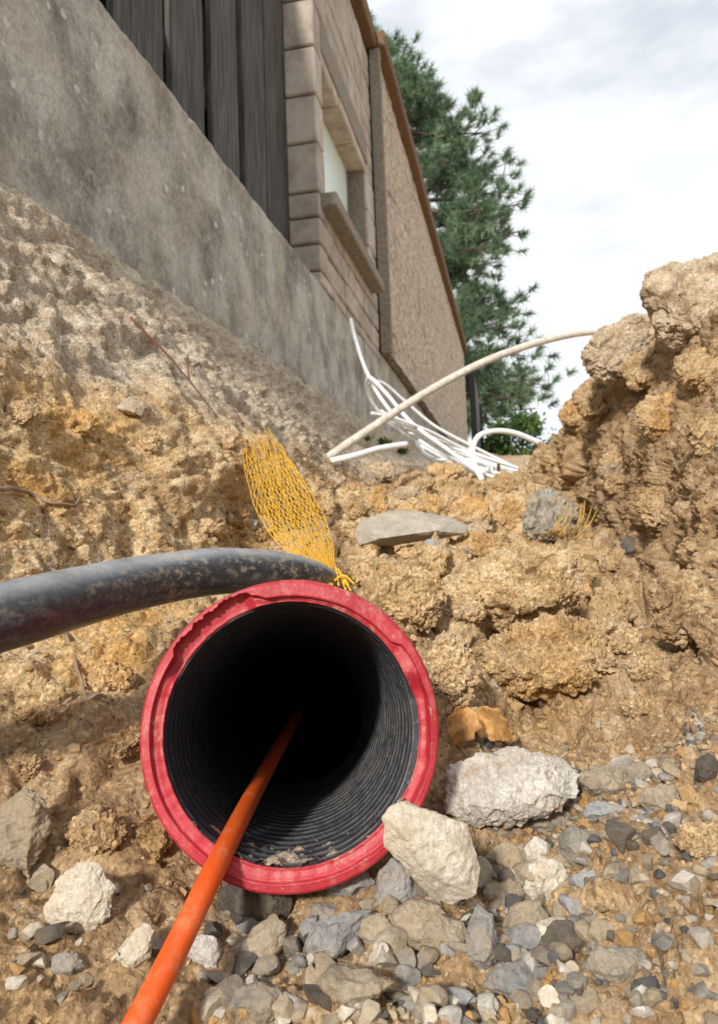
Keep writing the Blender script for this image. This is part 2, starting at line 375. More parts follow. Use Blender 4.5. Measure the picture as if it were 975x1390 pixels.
# pipe frame
PC = P(396, 989, 0.307); AX = P(413, 946, 1.0); AX = AX/np.linalg.norm(AX)
PU = CR-AX*np.dot(CR, AX); PU /= np.linalg.norm(PU); PV = np.cross(PU, AX); PV = PV if PV[2] > 0 else -PV
R_OUT = 0.0625; R_IN = 0.0528
rel = V-PC; s_ = rel@AX; rr = np.linalg.norm(rel-s_[:, None]*AX, axis=1)
inpipe = (rr < 0.0600) & (s_ > -0.004) & (s_ < 0.93)
idx = np.arange(nrow*ncol).reshape(nrow, ncol)
F = np.stack([idx[:-1, :-1], idx[:-1, 1:], idx[1:, 1:], idx[1:, :-1]], -1).reshape(-1, 4)
F = F[~inpipe[F].any(1)]
me = mesh_np('ground', V, F, SOIL)
ca = me.color_attributes.new('soil', 'FLOAT_COLOR', 'POINT'); ca.data.foreach_set('color', att.ravel())
ground = bpy.data.objects.new('ground', me); COL.objects.link(ground); ground['kind'] = 'structure'
bpy.context.view_layer.update()
def hit(px, py, default=1.0):
    dd = ray(px, py); ok, loc, n, i = ground.ray_cast(Vector((0, 0, 0)), Vector(dd).normalized(), distance=40)
    if not ok: return np.array(dd)*default, default, np.array([0, 0, 1.0])
    loc = np.array(loc); return loc, float(np.dot(loc, CF)), np.array(n)
def drop(x, y, top=2.0):
    ok, loc, n, i = ground.ray_cast(Vector((x, y, top)), Vector((0, 0, -1)))
    return (np.array(loc), np.array(n)) if ok else (np.array([x, y, 0.]), np.array([0, 0, 1.]))

# ------------------------------------------------------------------ concrete garden wall
m = NT('old_concrete'); W = m.world()
c = m.ramp(m.noise(6, 10, 0.75, W), [(0.34, (0.17, 0.16, 0.14)), (0.46, (0.33, 0.305, 0.265)), (0.58, (0.54, 0.505, 0.445))])
c = m.mix(m.ramp(m.noise(14, 9, 0.8, W), [(0.52, 0.0), (0.60, 0.75)]), c, (0.47, 0.42, 0.345))
c = m.mix(m.ramp(m.noise(3.2, 8, 0.75, m.map(W, (1, 1, 0.6))), [(0.50, 0.0), (0.62, 0.6)]), c, (0.105, 0.10, 0.092))
c = m.mix(m.ramp(m.noise(9, 7, 0.75, m.map(W, (1, 2.2, 0.22))), [(0.55, 0.0), (0.66, 0.45)]), c, (0.46, 0.44, 0.40))
lich = m.voro(17, W); nn = m.noise(40, 3, 0.5, W)
lf = m.ramp(m.math('ADD', lich, m.math('MULTIPLY', nn, 0.16)), [(0.20, 1.0), (0.23, 0.0)])
lf = m.math('MULTIPLY', lf, m.ramp(m.noise(4, 2, 0.5, W), [(0.34, 0.0), (0.44, 0.95)]))
c = m.mix(lf, c, (0.66, 0.64, 0.58))
c = m.mix(0.8, c, m.ramp(m.noise(120, 8, 0.8, W), [(0.32, 0.5), (0.5, 1.02), (0.66, 1.4)]), 'MULTIPLY'); c = m.mix(m.ramp(m.noise(4, 5, .6, W), [(.45, 0.), (.65, .35)]), c, (0.40, 0.33, 0.235))
m.col(c); m.rough(0.92); m.spec(0.2); m.bump(m.noise(60, 7, 0.72, W), 0.7, 0.006); m.bump(m.noise(300, 3, 0.7, W), 0.5, 0.0015)
CONC = m.m
yy = np.linspace(0.42, 4.0, 440)
pr = [(-.94, .42), (-.94, 1.012), (-.80, 1.013)]+[(-.70, 1.013), (-.693, 1.009)]+[(-.69, z) for z in np.linspace(1.004, .47, 66)]+[(-.695, .45), (-.94, .42)]
pr = np.array(pr); g = np.zeros((len(yy), len(pr), 3)); g[..., 0] = pr[None, :, 0]; g[..., 2] = pr[None, :, 1]; g[..., 1] = yy[:, None]
g[..., 2] += (np.interp(yy, [.4, 1, 2.7, 4], [.02, .02, .06, .06])[:, None])*sstep(.9, .5, pr[None, :, 1]); gv = g.reshape(-1, 3); fr = gv[:, 0] > -0.71
low = sstep(0.62, 0.52, gv[:, 2]); gv[fr, 0] += (0.0045*fbm(gv*6, 4)+0.0014*fbm(gv*60, 3)-0.012*low*np.clip(fbm(gv*14, 3)+.4, 0, 1))[fr]
gv[fr, 2] += ((0.030*fbm(gv*np.array([1, 5, 0])+3, 4)-0.01)*low + 0.004*fbm(gv*np.array([1, 25., 0])+8, 3)*(gv[:, 2] > 0.99))[fr]
gi = np.arange(len(gv)).reshape(len(yy), len(pr)); gf = np.stack([gi[:-1, :-1], gi[1:, :-1], gi[1:, 1:], gi[:-1, 1:]], -1).reshape(-1, 4)
tag(obj('concrete_wall', gv, gf, CONC), 'long stained grey concrete plinth wall with pale lichen spots, carrying the dark slat fence', 'wall')

# ------------------------------------------------------------------ timber fence
m = NT('weathered_timber'); W = m.world(); S = m.map(W, (16, 16, 1.0))
c = m.ramp(m.noise(5, 6, 0.7, S, 0.6), [(0.3, (0.026, 0.025, 0.025)), (0.5, (0.085, 0.080, 0.075)), (0.7, (0.18, 0.168, 0.155))])
c = m.mix(0.5, c, m.ramp(m.rand(), [(0, 0.7), (1, 1.25)]), 'MULTIPLY')
m.col(c); m.rough(0.85); m.spec(0.25); m.bump(m.noise(9, 6, 0.7, S, 0.5), 0.8, 0.004)
WOOD = m.m
fe = empty('timber_fence', (-.83, 1.9, .953), 'dark weathered vertical slat fence standing on the concrete wall beside the house', 'fence')
for k, (a, b, tp) in enumerate([(1.09, 1.275, 2.3), (1.33, 1.555, 2.33), (1.615, 1.81, 2.35), (1.865, 2.065, 2.32), (2.108, 2.315, 2.36), (2.352, 2.57, 2.35)]):
    x = -.812+0.004*math.sin(k*2.1)
    bev_box('slat', x-.022, x, a, b, .955, tp, 0.003, WOOD, fe, hs=True)
for a in np.arange(1.05, 2.5, .252):
    bev_box('gap_backing', -.955, -.935, a, a+.247, .955, 2.3, 0.003, WOOD, fe, hs=True)  # boards added behind the slats to keep bright sky out of the gaps
for z in (1.25, 1.78): bev_box('rail', -.934, -.8375, 1.05, 2.575, z, z+.07, 0.003, WOOD, fe, hs=True)
# ------------------------------------------------------------------ house
m = NT('sandstone_block'); W = m.world()
c = m.ramp(m.noise(12, 6, 0.65, W), [(0.3, (0.32, 0.265, 0.22)), (0.5, (0.45, 0.385, 0.325)), (0.7, (0.55, 0.485, 0.41))])
c = m.mix(0.55, c, m.ramp(m.rand(), [(0, 0.74), (1, 1.2)]), 'MULTIPLY'); c = m.mix(0.4, c, m.ramp(m.noise(200, 4, 0.7, W), [(0.3, 0.7), (0.7, 1.3)]), 'MULTIPLY')
m.col(c); m.rough(0.92); m.spec(0.2); m.bump(m.noise(90, 6, 0.7, W), 0.6, 0.004); BRICK = m.m
MORTAR = plain('mortar', (0.24, 0.205, 0.165), 0.95, 0.1, 0.25, (120, 0.6, 0.003))
m = NT('roughcast_render'); W = m.world()
c = m.ramp(m.noise(3, 6, 0.65, W), [(0.3, (0.62, 0.50, 0.395)), (0.7, (0.76, 0.65, 0.53))])
c = m.mix(0.7, c, m.ramp(m.voro(34, W), [(0.1, 1.3), (0.45, 1.0), (0.7, 0.5)]), 'MULTIPLY')
c = m.mix(m.ramp(m.noise(2.2, 6, 0.7, m.map(W, (1, 0.5, 5.5)), 0.8), [(0.57, 0.0), (0.63, 0.45)]), c, (0.17, 0.13, 0.095))
m.col(c); m.rough(0.95); m.spec(0.1); m.bump(m.noise(38, 5, 0.75, W), 0.8, 0.022); m.bump(m.voro(60, W), 0.7, 0.014); RENDER = m.m
BROWN = plain('brown_coping', (0.17, 0.105, 0.062), 0.85, 0.2, 0.35, (40, 0.6, 0.006))
STONE_TRIM = plain('sill_concrete', (0.26, 0.225, 0.18), 0.9, 0.2, 0.3, (70, 0.6, 0.004))
FRAME = plain('window_frame_paint', (0.23, 0.20, 0.165), 0.6, 0.3, 0.2)
m = NT('pale_glass'); m.col(m.mix(m.ramp(m.noise(9, 4), [(0.45, 0.0), (0.7, 0.5)]), (0.76, 0.86, 0.79), (0.86, 0.90, 0.85))); m.rough(0.25); PANE = m.m
h = empty('house', (-3, 6, .95), 'low house of beige blocks and roughcast render with a pale window behind the fence', 'house')
def core(x0, x1, y0, y1, z0, z1, n='wall_core', mt=MORTAR): bev_box(n, x0, x1, y0, y1, z0, z1, 0, mt, h, hs=True)
core(-5.5, -.705, 2.59, 3.80, .955, 1.33); core(-5.5, -.705, 2.59, 2.695, 1.331, 2.0); core(-5.5, -.705, 3.575, 3.80, 1.331, 2.0); core(-5.5, -.705, 2.59, 3.80, 2.001, 2.79)
core(-5.5, -.83, 2.696, 3.574, 1.331, 2.0)
zc = [.955, 1.012, 1.122, 1.231, 1.335, 1.54, 1.74, 1.945, 2.15, 2.355, 2.56, 2.76]; jt = 0.005
bi = 0
for i in range(len(zc)-1):
    z0, z1 = zc[i]+jt, zc[i+1]-jt
    inwin = 1.33 < zc[i]+.01 < 1.95
    qy = 2.69 if (i % 2 or inwin) else 2.80
    bev_box('brick', -.815, -.688+.002*random.random(), 2.576, qy-jt, z0, z1, 0.006, BRICK, h, noise=0.0015, seed=bi, hs=True); bi += 1
    y = qy; 
    if inwin: y = 3.58
    while y < 3.78:
        ln = random.choice([.14, .2, .27, .31]) if not inwin else random.choice([.12, .17])
        e = min(y+ln, 3.80);
        if 3.80-e < .07: e = 3.80
        split = (not inwin and z1-z0 > .15 and random.random() < .45)
        zs = [(z0, (z0+z1)/2-jt), ((z0+z1)/2+jt, z1)] if split else [(z0, z1)]
        for (a, b) in zs:
            bev_box('brick', -.80, -.692+random.uniform(-.003, .004), y+jt, e-jt, a, b, 0.006, BRICK, h, noise=0.0015, seed=bi, hs=True); bi += 1
        y = e
hb = lambda *q: (hshift(box(*q)[0]), box(*q)[1])
wn = obj('window', *hb(-.795, -.785, 2.70, 3.57, 1.338, 1.36), FRAME, h, smooth=False)
obj('pane', *hb(-.80, -.79, 2.70, 3.57, 1.361, 1.955), PANE, wn, smooth=False)
obj('frame', *join([hb(-.812, -.775, 2.70, 3.57, 1.957, 1.999), hb(-.812, -.785, 3.54, 3.569, 1.363, 1.955)]), FRAME, wn, smooth=False)
bev_box('sill', -.80, -.622, 2.60, 3.62, 1.278, 1.3375, 0.006, STONE_TRIM, h, noise=0.002, hs=True)
bev_box('lintel', -.80, -.684, 2.69, 3.62, 2.003, 2.142, 0.006, STONE_TRIM, h, hs=True)
# render panel: dense sheet with relief
ry = np.linspace(3.83, 11.0, 300); rz = np.linspace(1.02, 2.80, 110)
A, B = np.meshgrid(ry, rz, indexing='ij'); rv = np.stack([np.full(A.size, -.645), A.ravel(), B.ravel()], 1)
grv = np.abs(gnoise(rv*np.array([0, 0.55, 3.4])+4)); rv[:, 0] += 0.008*fbm(rv*np.array([0, 7, 9]), 4)-0.022*np.exp(-(grv/0.025)**2)*sstep(-.1, .25, gnoise(rv*np.array([0, 1.1, 2.])+9))
ri = np.arange(len(rv)).reshape(300, 110); rf = np.stack([ri[:-1, :-1], ri[1:, :-1], ri[1:, 1:], ri[:-1, 1:]], -1).reshape(-1, 4)
bk = np.array([(-5.5, 3.83, 1.02), (-5.5, 3.83, 2.80), (-5.5, 11, 1.02), (-5.5, 11, 2.80)]); nb = len(rv); rv2 = np.vstack([rv, bk])
rfl = [tuple(x) for x in rf]+[tuple([nb, nb+1]+list(ri[0, ::-1])), tuple([nb+3, nb+2]+list(ri[-1, :])), tuple([nb+2, nb]+list(ri[:, 0])), tuple([nb+1, nb+3]+list(ri[::-1, -1]))]
obj('render_wall', hshift(rv2), rfl, RENDER, h, smooth=True)
core(-5.4, -.70, 3.835, 10.98, .4, 1.015, 'base_wall', CONC)
bev_box('edge_strip', -.685, -.622, 3.79, 3.828, 1.00, 2.80, 0.004, STONE_TRIM, h, hs=True)
ye = [3.78, 4.9, 6.1, 7.4, 8.7, 9.9, 11.08]
for a, b in zip(ye, ye[1:]): bev_box('coping', -5.6, -.585, a+.003, b-.003, 2.803, 2.90, 0.008, BROWN, h, noise=0.006, cuts=2, hs=True)
bev_box('eave_board', -5.6, -.64, 2.50, 3.778, 2.793, 2.91, 0.006, BROWN, h, noise=0.003, cuts=1, hs=True)

# ------------------------------------------------------------------ red pipe
def pol(th, r, s): return PC+AX*s[..., None]+(np.cos(th)*r)[..., None]*PU+(np.sin(th)*r)[..., None]*PV
m = NT('red_plastic'); W = m.world()
du_ = m.math('ADD', m.ramp(m.noise(120, 8, 0.78, m.map(W, (1, 1, .5))), [(0.52, 0.0), (0.66, 0.5)]), m.ramp(m.noise(24, 6, 0.8, W), [(0.58, 0.0), (0.66, 0.45)]))
c = m.mix(m.ramp(m.noise(30, 4, 0.6, W), [(0.3, 0.0), (0.7, 1.0)]), (0.37, 0.018, 0.030), (0.50, 0.036, 0.052))
c = m.mix(du_, c, (0.62, 0.22, 0.19)); c = m.mix(m.ramp(m.noise(48, 9, 0.82, W), [(0.56, 0.0), (0.63, 0.75)]), c, (0.50, 0.36, 0.23)); m.col(c); m.rough(m.ramp(m.noise(70, 4, 0.6, W), [(0.35, 0.32), (0.7, 0.6)]))
m.bump(m.noise(260, 6, 0.7, m.map(W, (1, .5, 1.6))), 0.4, 0.001); RED = m.m
m = NT('black_liner'); W = m.world()
sp = m.ramp(m.voro(420, W), [(0.10, 1.0), (0.18, 0.0)]); sp = m.math('MULTIPLY', sp, m.ramp(m.noise(40, 3, 0.6, W), [(0.44, 0.0), (0.62, 0.85)]))
c = m.mix(m.ramp(m.noise(220, 5, 0.75, W), [(0.52, 0.0), (0.75, 0.22)]), (0.032, 0.035, 0.043), (0.32, 0.31, 0.31)); c = m.mix(sp, c, (0.42, 0.38, 0.33))
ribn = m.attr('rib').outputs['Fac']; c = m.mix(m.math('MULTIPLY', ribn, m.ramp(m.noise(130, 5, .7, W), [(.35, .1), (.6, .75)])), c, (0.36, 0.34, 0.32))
m.col(c); m.rough(0.34); m.bump(m.noise(300, 4, 0.6, W), 0.25, 0.0008); LINER = m.m
pe = empty('red_pipe', tuple(PC), 'large open red plastic pipe with black ribbed lining lying in the trench', 'pipe')
nth = 288; th = np.linspace(0, 2*np.pi, nth, endpoint=False); deg = np.degrees(th)
cs = np.stack([np.cos(th)*2.2, np.sin(th)*2.2, np.zeros(nth)], 1); ch = np.stack([np.cos(th)*11, np.sin(th)*11, np.zeros(nth)+3], 1); cx = np.stack([np.cos(th)*40, np.sin(th)*40, np.zeros(nth)+7], 1)
def arc(d0, d1, soft=6):
    w_ = (d1-d0) % 360; t = (deg-d0) % 360; return sstep(0, soft, t)*sstep(w_, w_-soft, t)*(t < w_)
nl, nm, nh = gnoise(cs), gnoise(ch), gnoise(cx)
# step radius between raised outer lip and recessed inner face
step = 0.925+0.015*nl
step = step*(1-arc(35, 108))+0.875*arc(35, 108)                                     # top: lip covers nearly the whole face
step = step*(1-arc(108, 150, 3))+(0.962+0.014*nm+0.024*nh)*arc(108, 150, 3)            # torn, jagged
step = step*(1-arc(300, 395, 8))+(0.935+0.012*nm)*arc(300, 395, 8)
rec = 0.0016+0.0035*arc(108, 160, 5)+0.0050*arc(318, 385, 10)
inner_r = 0.850+0.003*nm+0.004*nh+0.03*arc(320, 385, 15)
outer_r = 1.0+0.004*nl+0.003*nm*arc(150, 330)+0.0035*nh*arc(140, 340)
prof_r, prof_s = [], []
for s in (0.085, 0.05, 0.03, 0.018, 0.010, 0.005): prof_r.append(outer_r*(1.0 if s < .02 else 0.965)); prof_s.append(np.full(nth, s))
prof_r.append(outer_r*0.998); prof_s.append(0.0016+0.0009*nm)
prof_r.append(outer_r*0.988); prof_s.append(-0.0004+0.0009*nl+0.0004*nh)
for t in (0.3, 0.6, 0.85, 0.97): prof_r.append((outer_r*0.988)*(1-t)+step*t); prof_s.append(-0.0012+0.0009*nl+0.0001*nm-0.0006*np.sin(t*9))
prof_r.append(step); prof_s.append(-0.0004+0.0009*nl+0.0003*nh)
prof_r.append(step-0.004); prof_s.append(0.0+rec*0.8+0.0004*nm)
for t in (0.12, 0.4, 0.7, 0.9, 1.0): prof_r.append((step-0.006)*(1-t)+inner_r*t); prof_s.append(rec+0.0005*nm+0.0004*nh*(t > .8)-0.0005*np.sin(t*6))
prof_r.append(inner_r-0.004); prof_s.append(rec+0.0012); prof_r.append(inner_r-0.002); prof_s.append(rec+0.006)
Rm = np.array(prof_r); Sm = np.array(prof_s); k_ = len(Rm)
vr = pol(np.tile(th, (k_, 1)), np.minimum(Rm, 1.02)*R_OUT, Sm).reshape(-1, 3)
def ringfaces(a, b, close=True):
    i = np.arange(a*b).reshape(a, b); j = np.roll(i, -1, 1); return np.stack([i[:-1], j[:-1], j[1:], i[1:]], -1).reshape(-1, 4)
obj('red_shell', vr, ringfaces(k_, nth), RED, pe)
sL = np.concatenate([np.arange(0.0022, 0.30, 0.0008), np.linspace(0.30, 0.92, 120)])
pitch = 0.0115; ph = (sL % pitch)/pitch
rl = R_IN-0.0010*np.exp(-((ph-.5)/.08)**2)+0.0002*np.cos(ph*2*np.pi)+np.where(sL < .006, 0, 0)
nt_ = 144; tl = np.linspace(0, 2*np.pi, nt_, endpoint=False)
SL = np.repeat(sL[:, None], nt_, 1); rci = np.interp(np.degrees(tl), deg, rec)+.0012; SL = np.maximum(SL, rci[None]+np.arange(len(sL))[:, None]*1e-5)
TL = np.repeat(tl[None], len(sL), 0); RL = np.repeat(rl[:, None], nt_, 1)+0.0003*gnoise(np.stack([np.cos(TL)*3, np.sin(TL)*3, SL*30], -1).reshape(-1, 3)).reshape(TL.shape)
SL[0] = rci-.0002; RL[0] = R_IN+.0008+.0022*np.interp(np.degrees(tl), deg, arc(318, 385, 12))
lv = pol(TL, RL, SL).reshape(-1, 3)
lf_ = ringfaces(len(sL), nt_)[:, ::-1]; lfl = [tuple(x) for x in lf_]+[tuple(range((len(sL)-1)*nt_, len(sL)*nt_))]  # end disc added to keep stray light out of the bore
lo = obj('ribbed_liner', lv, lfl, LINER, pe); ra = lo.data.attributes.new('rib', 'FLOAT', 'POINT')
ra.data.foreach_set('value', (np.exp(-((ph-.5)/.06)**2)[:, None]*(sL < .3)[:, None]*(.08+.92*sstep(.1, .8, np.cos(tl+math.radians(42))))[None]).ravel().astype(np.float32))  # dust on rib crests, weighted to lower right to paint the lit side
# sand lying in the mouth of the pipe
ta = np.radians(np.linspace(205, 335, 150)); sa = np.linspace(0.0015, 0.10, 80); TA, SA = np.meshgrid(ta, sa)
pn = fbm(np.stack([TA*7, SA*75, TA*0], -1).reshape(-1, 3), 4).reshape(TA.shape)
hh = (pn*0.75+0.66-np.abs(TA-math.radians(268))*0.72-SA*11)*0.0042
rv = R_IN+0.0014-np.maximum(hh, -0.0008)-0.0004*gnoise(np.stack([TA*60, SA*900, TA*0], -1).reshape(-1, 3)).reshape(TA.shape)
si = np.arange(TA.size).reshape(TA.shape); sf = np.stack([si[:-1, :-1], si[:-1, 1:], si[1:, 1:], si[1:, :-1]], -1).reshape(-1, 4)
keep = (hh > 0.0003).reshape(-1); sf = sf[keep[sf].any(1)]
tag(obj('sand', pol(TA, rv, SA).reshape(-1, 3), sf, SOIL_P), 'pale sand washed onto the bottom of the black pipe lining', 'sand', kind='stuff')

# ------------------------------------------------------------------ orange rod, black cable, conduits
m = NT('orange_plastic'); W = m.world()
c = m.mix(m.ramp(m.noise(95, 8, 0.8, W), [(0.5, 0.0), (0.68, 0.6)]), (0.76, 0.105, 0.012), (0.66, 0.30, 0.16)); m.col(c); m.rough(0.42); m.bump(m.noise(350, 4, 0.6, W), 0.3, 0.0006); ORANGE = m.m
rod = catmull([P(160, 1440, .212), P(233, 1300, .243), P(300, 1163, .290), P(360, 1048, .41), P(405, 968, .60), P(428, 930, .80)], 14)
v, f = tube(rod, 0.0044, 24); tag(obj('orange_duct', v, f, ORANGE), 'thin orange plastic duct running into the mouth of the red pipe', 'duct')
m = NT('black_cable'); W = m.world()
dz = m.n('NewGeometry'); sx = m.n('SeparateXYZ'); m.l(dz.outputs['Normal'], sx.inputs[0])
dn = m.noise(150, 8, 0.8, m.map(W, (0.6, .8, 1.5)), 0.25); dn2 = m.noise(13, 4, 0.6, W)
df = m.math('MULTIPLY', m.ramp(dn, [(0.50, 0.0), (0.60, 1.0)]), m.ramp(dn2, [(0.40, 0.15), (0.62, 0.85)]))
sky_sheen = m.math('MULTIPLY', m.ramp(sx.outputs[2], [(0.50, 0.0), (0.90, 1.0)]), m.ramp(m.noise(28, 5, 0.7, W), [(0.30, 0.30), (0.62, 0.85)]))  # pale sky highlight painted onto the cable's upward side
c = m.mix(sky_sheen, (0.040, 0.046, 0.056), (0.44, 0.46, 0.49)); c = m.mix(df, c, (0.55, 0.44, 0.30)); c = m.mix(m.ramp(m.noise(240, 5, 0.7, W), [(0.5, 0.0), (0.75, 0.25)]), c, (0.3, 0.27, 0.23))
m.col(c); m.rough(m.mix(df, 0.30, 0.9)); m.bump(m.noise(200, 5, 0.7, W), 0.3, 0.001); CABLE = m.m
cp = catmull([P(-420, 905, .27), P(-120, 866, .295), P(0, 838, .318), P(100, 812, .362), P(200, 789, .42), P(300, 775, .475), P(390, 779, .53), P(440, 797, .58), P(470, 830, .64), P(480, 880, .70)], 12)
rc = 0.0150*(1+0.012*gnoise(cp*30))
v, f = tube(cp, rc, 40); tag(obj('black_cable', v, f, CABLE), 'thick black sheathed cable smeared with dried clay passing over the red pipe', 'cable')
WHITE = plain('white_duct', (0.82, 0.83, 0.84), 0.45, 0.4, 0.10); GREY = plain('dusty_grey_duct', (0.60, 0.55, 0.48), 0.6, 0.3, 0.22)
def duct(pts, r, mat, label, group=None, n=10, name='plastic_duct', ns=10):
    v, f = tube(catmull(pts, n), r, ns); return tag(obj(name, v, f, mat), label, 'duct', group)
g0, Zg, _ = hit(447, 622); Zg = min(Zg, 2.0)
duct([P(443, 626, Zg+.03), P(452, 616, Zg), P(510, 577, Zg+.05), P(580, 532, Zg+.10), P(660, 490, Zg+.2), P(740, 462, Zg+.3), P(810, 450, Zg+.4), P(880, 455, Zg+.5)], 0.0069*Zg/1.2*1.0, GREY,
     'long dusty grey duct arching from the soil up to the right earth bank')
g1, Z1, _ = hit(450, 627)
duct([P(449, 626, Z1-.03), P(480, 619, Z1+.0), P(515, 609, Z1+.06), P(552, 603, Z1+.12)], 0.0046*Z1, WHITE, 'short cut end of white duct lying beside the foot of the grey duct')
WL = 'white plastic duct lying in the loose bundle along the house wall'
def bun(pts, z0, z1, r=0.010, lab=WL, grp='bundle of white ducts'):
    n = len(pts); q = []
    for i, (a, b) in enumerate(pts):
        Z = z0+(z1-z0)*i/(n-1); gg, zz, _ = hit(a, b, 9.0); Z = min(Z, zz-0.02) if zz > 1.5 and i < n-1 else Z
        q.append(P(a, b, Z))
    return duct(q, r, WHITE, lab, grp, 10)
bun([(476, 433), (483, 462), (497, 503), (520, 545), (560, 590), (610, 622), (655, 648)], 3.0, 2.65, .0075, 'white duct rising from the bundle to a raised end against the blocks', None)
bun([(655, 646), (610, 612), (560, 575), (525, 535), (503, 513), (498, 525), (506, 548), (530, 575), (580, 610), (640, 640)], 2.6, 3.1, .0075, 'white duct with a tight bend doubling back against the plinth', None)
bun([(500, 520), (520, 520), (550, 545), (590, 578), (640, 605), (700, 635)], 3.1, 3.4, .0072, 'white duct running highest along the house wall from the tight bend', None)
for k in range(12):
    j = lambda s: random.uniform(-s, s); t = k/11; ov = j(10)
    bun([(508+40*t+j(6), 556+18*t+j(5)), (540+26*t, 570+24*t+ov*.5), (585+j(6), 588+32*t+ov), (630+j(5), 606+32*t-ov*.6), (668+j(6), 622+26*t-ov), (722+j(10), 640+22*t)], 2.55+.05*k, 3.0-.03*k, .0060)
bun([(655, 652), (645, 632), (642, 610), (650, 592), (672, 585), (700, 588), (735, 602)], 2.45, 2.65, .0095, 'white duct bent up in a round arch beside the earth bank', None)

# ------------------------------------------------------------------ yellow warning mesh
m = NT('yellow_net'); m.col(m.mix(m.ramp(m.noise(45, 7, .75, m.world()), [(.50, 0.), (.66, .7)]), (0.82, 0.46, 0.02), (0.58, 0.40, 0.18))); m.rough(.6); YEL = m.m
Le = catmull([(328, 600), (334, 645), (350, 697), (382, 742), (430, 770), (440, 797)], 10); Re = catmull([(380, 600), (411, 650), (438, 695), (451, 735), (454, 770), (451, 797)], 10)
def net_pt(s, t):
    i = s*(len(Le)-1); a = int(min(i, len(Le)-2)); w_ = i-a
    l = Le[a]*(1-w_)+Le[a+1]*w_; r = Re[a]*(1-w_)+Re[a+1]*w_; p = l*(1-t)+r*t
    Z = 0.94+(0.545-0.94)*s**0.85+0.02*math.sin(t*5+s*9)*(1-s)
    return p, Z
NZ = {}
def net(s, t):
    t = min(max(t, 0), 1); p, Z = net_pt(min(max(s, 0), 1), t)
    _, zz, _ = hit(p[0], p[1]); Z = min(Z, zz-0.004)
    return P(p[0], p[1], Z)
parts = []; ncell, scell = 34, 84
for fam in (0, 1):
    for k in range(-scell, scell+ncell, 2):
        path = []
        for i in range(scell+1):
            t = ((k+i*0.55) if fam == 0 else (k-i*0.55))/ncell
            if -0.02 <= t <= 1.02: path.append(net(i/scell+random.uniform(-.004, .004), t+random.uniform(-.008, .008)) + np.array([0, 0, .0012*math.sin(i*.7+k)]))
        a_ = random.choice([0, 1, 3, 6, 11]); path = path[a_:len(path)-random.choice([0, 0, 0, 3, 8])]
        if len(path) > 2: parts.append(tube(path, 0.00040, 3))
for t in np.linspace(0, 1, 14):
    parts.append(tube([net(i/30, t+0.012*math.sin(i+t*20)) for i in range(random.randint(0, 3), 31)], 0.00045, 4))
for k in range(16):
    t = random.uniform(.02, .98); e = net(0.06+random.random()*.1, t); p_, z_ = net_pt(0.0, t)
    tip = P(p_[0]+random.uniform(-16, 2), p_[1]-random.uniform(2, 22), min(z_, hit(p_[0], p_[1]-12)[1])-.006)
    parts.append(tube(catmull([e, (e+tip)/2+np.array([0, 0, .003]), tip], 5), 0.00055, 3))
for k in range(6):
    e = net(0.80+.03*k, .97); tip = P(462+4*k+random.uniform(-2, 2), 800+random.uniform(-8, 4), .56)
    parts.append(tube(catmull([e, (e+tip)/2+np.array([0, 0, .006]), tip], 6), 0.0009, 4))
v, f = join(parts); tag(obj('warning_mesh', v, f, YEL), 'torn strip of yellow plastic warning mesh hanging down the left bank to the cable', 'mesh strip')
hm = []
for k in range(10):
    a = (752+random.uniform(-18, 30), 735-random.uniform(0, 10)); b = (a[0]+random.uniform(10, 32), a[1]-random.uniform(20, 50))
    hm.append((a, b))

# ------------------------------------------------------------------ stones and clods
def refine(v_, cuts, sm, amp, freq, kind, seed):
    bm = bmesh.new()
    for p in v_: bm.verts.new(p)
    r_ = bmesh.ops.convex_hull(bm, input=bm.verts[:]); bmesh.ops.delete(bm, geom=[x for x in bm.verts if not x.link_faces], context='VERTS')
    bmesh.ops.triangulate(bm, faces=bm.faces[:])
    for _ in range(cuts):
        el = sorted(e.calc_length() for e in bm.edges); med = el[len(el)//2]
        bmesh.ops.subdivide_edges(bm, edges=bm.edges[:] if _ else [e for e in bm.edges if e.calc_length() > med*.6], cuts=1, use_grid_fill=False)
        bmesh.ops.triangulate(bm, faces=[q for q in bm.faces if len(q.verts) > 3])
        if _ >= (1 if kind == 'clod' else cuts-1): bmesh.ops.smooth_vert(bm, verts=bm.verts[:], factor=sm, use_axis_x=True, use_axis_y=True, use_axis_z=True)
    bmesh.ops.recalc_face_normals(bm, faces=bm.faces[:]); bm.normal_update(); bm.verts.index_update()
    a = np.array([q.co[:] for q in bm.verts]); n = np.array([q.normal[:] for q in bm.verts]); ff = np.array([[q.index for q in fc.verts] for fc in bm.faces]); bm.free()
    size = np.ptp(a, axis=0).max(); u = (a-a.mean(0))/size
    if kind == 'stone': dd = amp*(0.9*fbm(u*freq+seed, 6, .6)-0.5*np.exp(-(gnoise(u*freq*.7+seed+9)/.12)**2)*.4)
    else:
        hc, kc = chunks(u*freq*1.3+seed); hd, kd = chunks(u*freq*4+seed); dd = amp*(1.0*hc*(.4+.6*kc)+0.9*fbm(u*freq*.5+seed, 2)+.4*hd+.5*fbm(u*freq*4+seed, 4, .65))
    return a+n*(dd*size)[:, None], ff
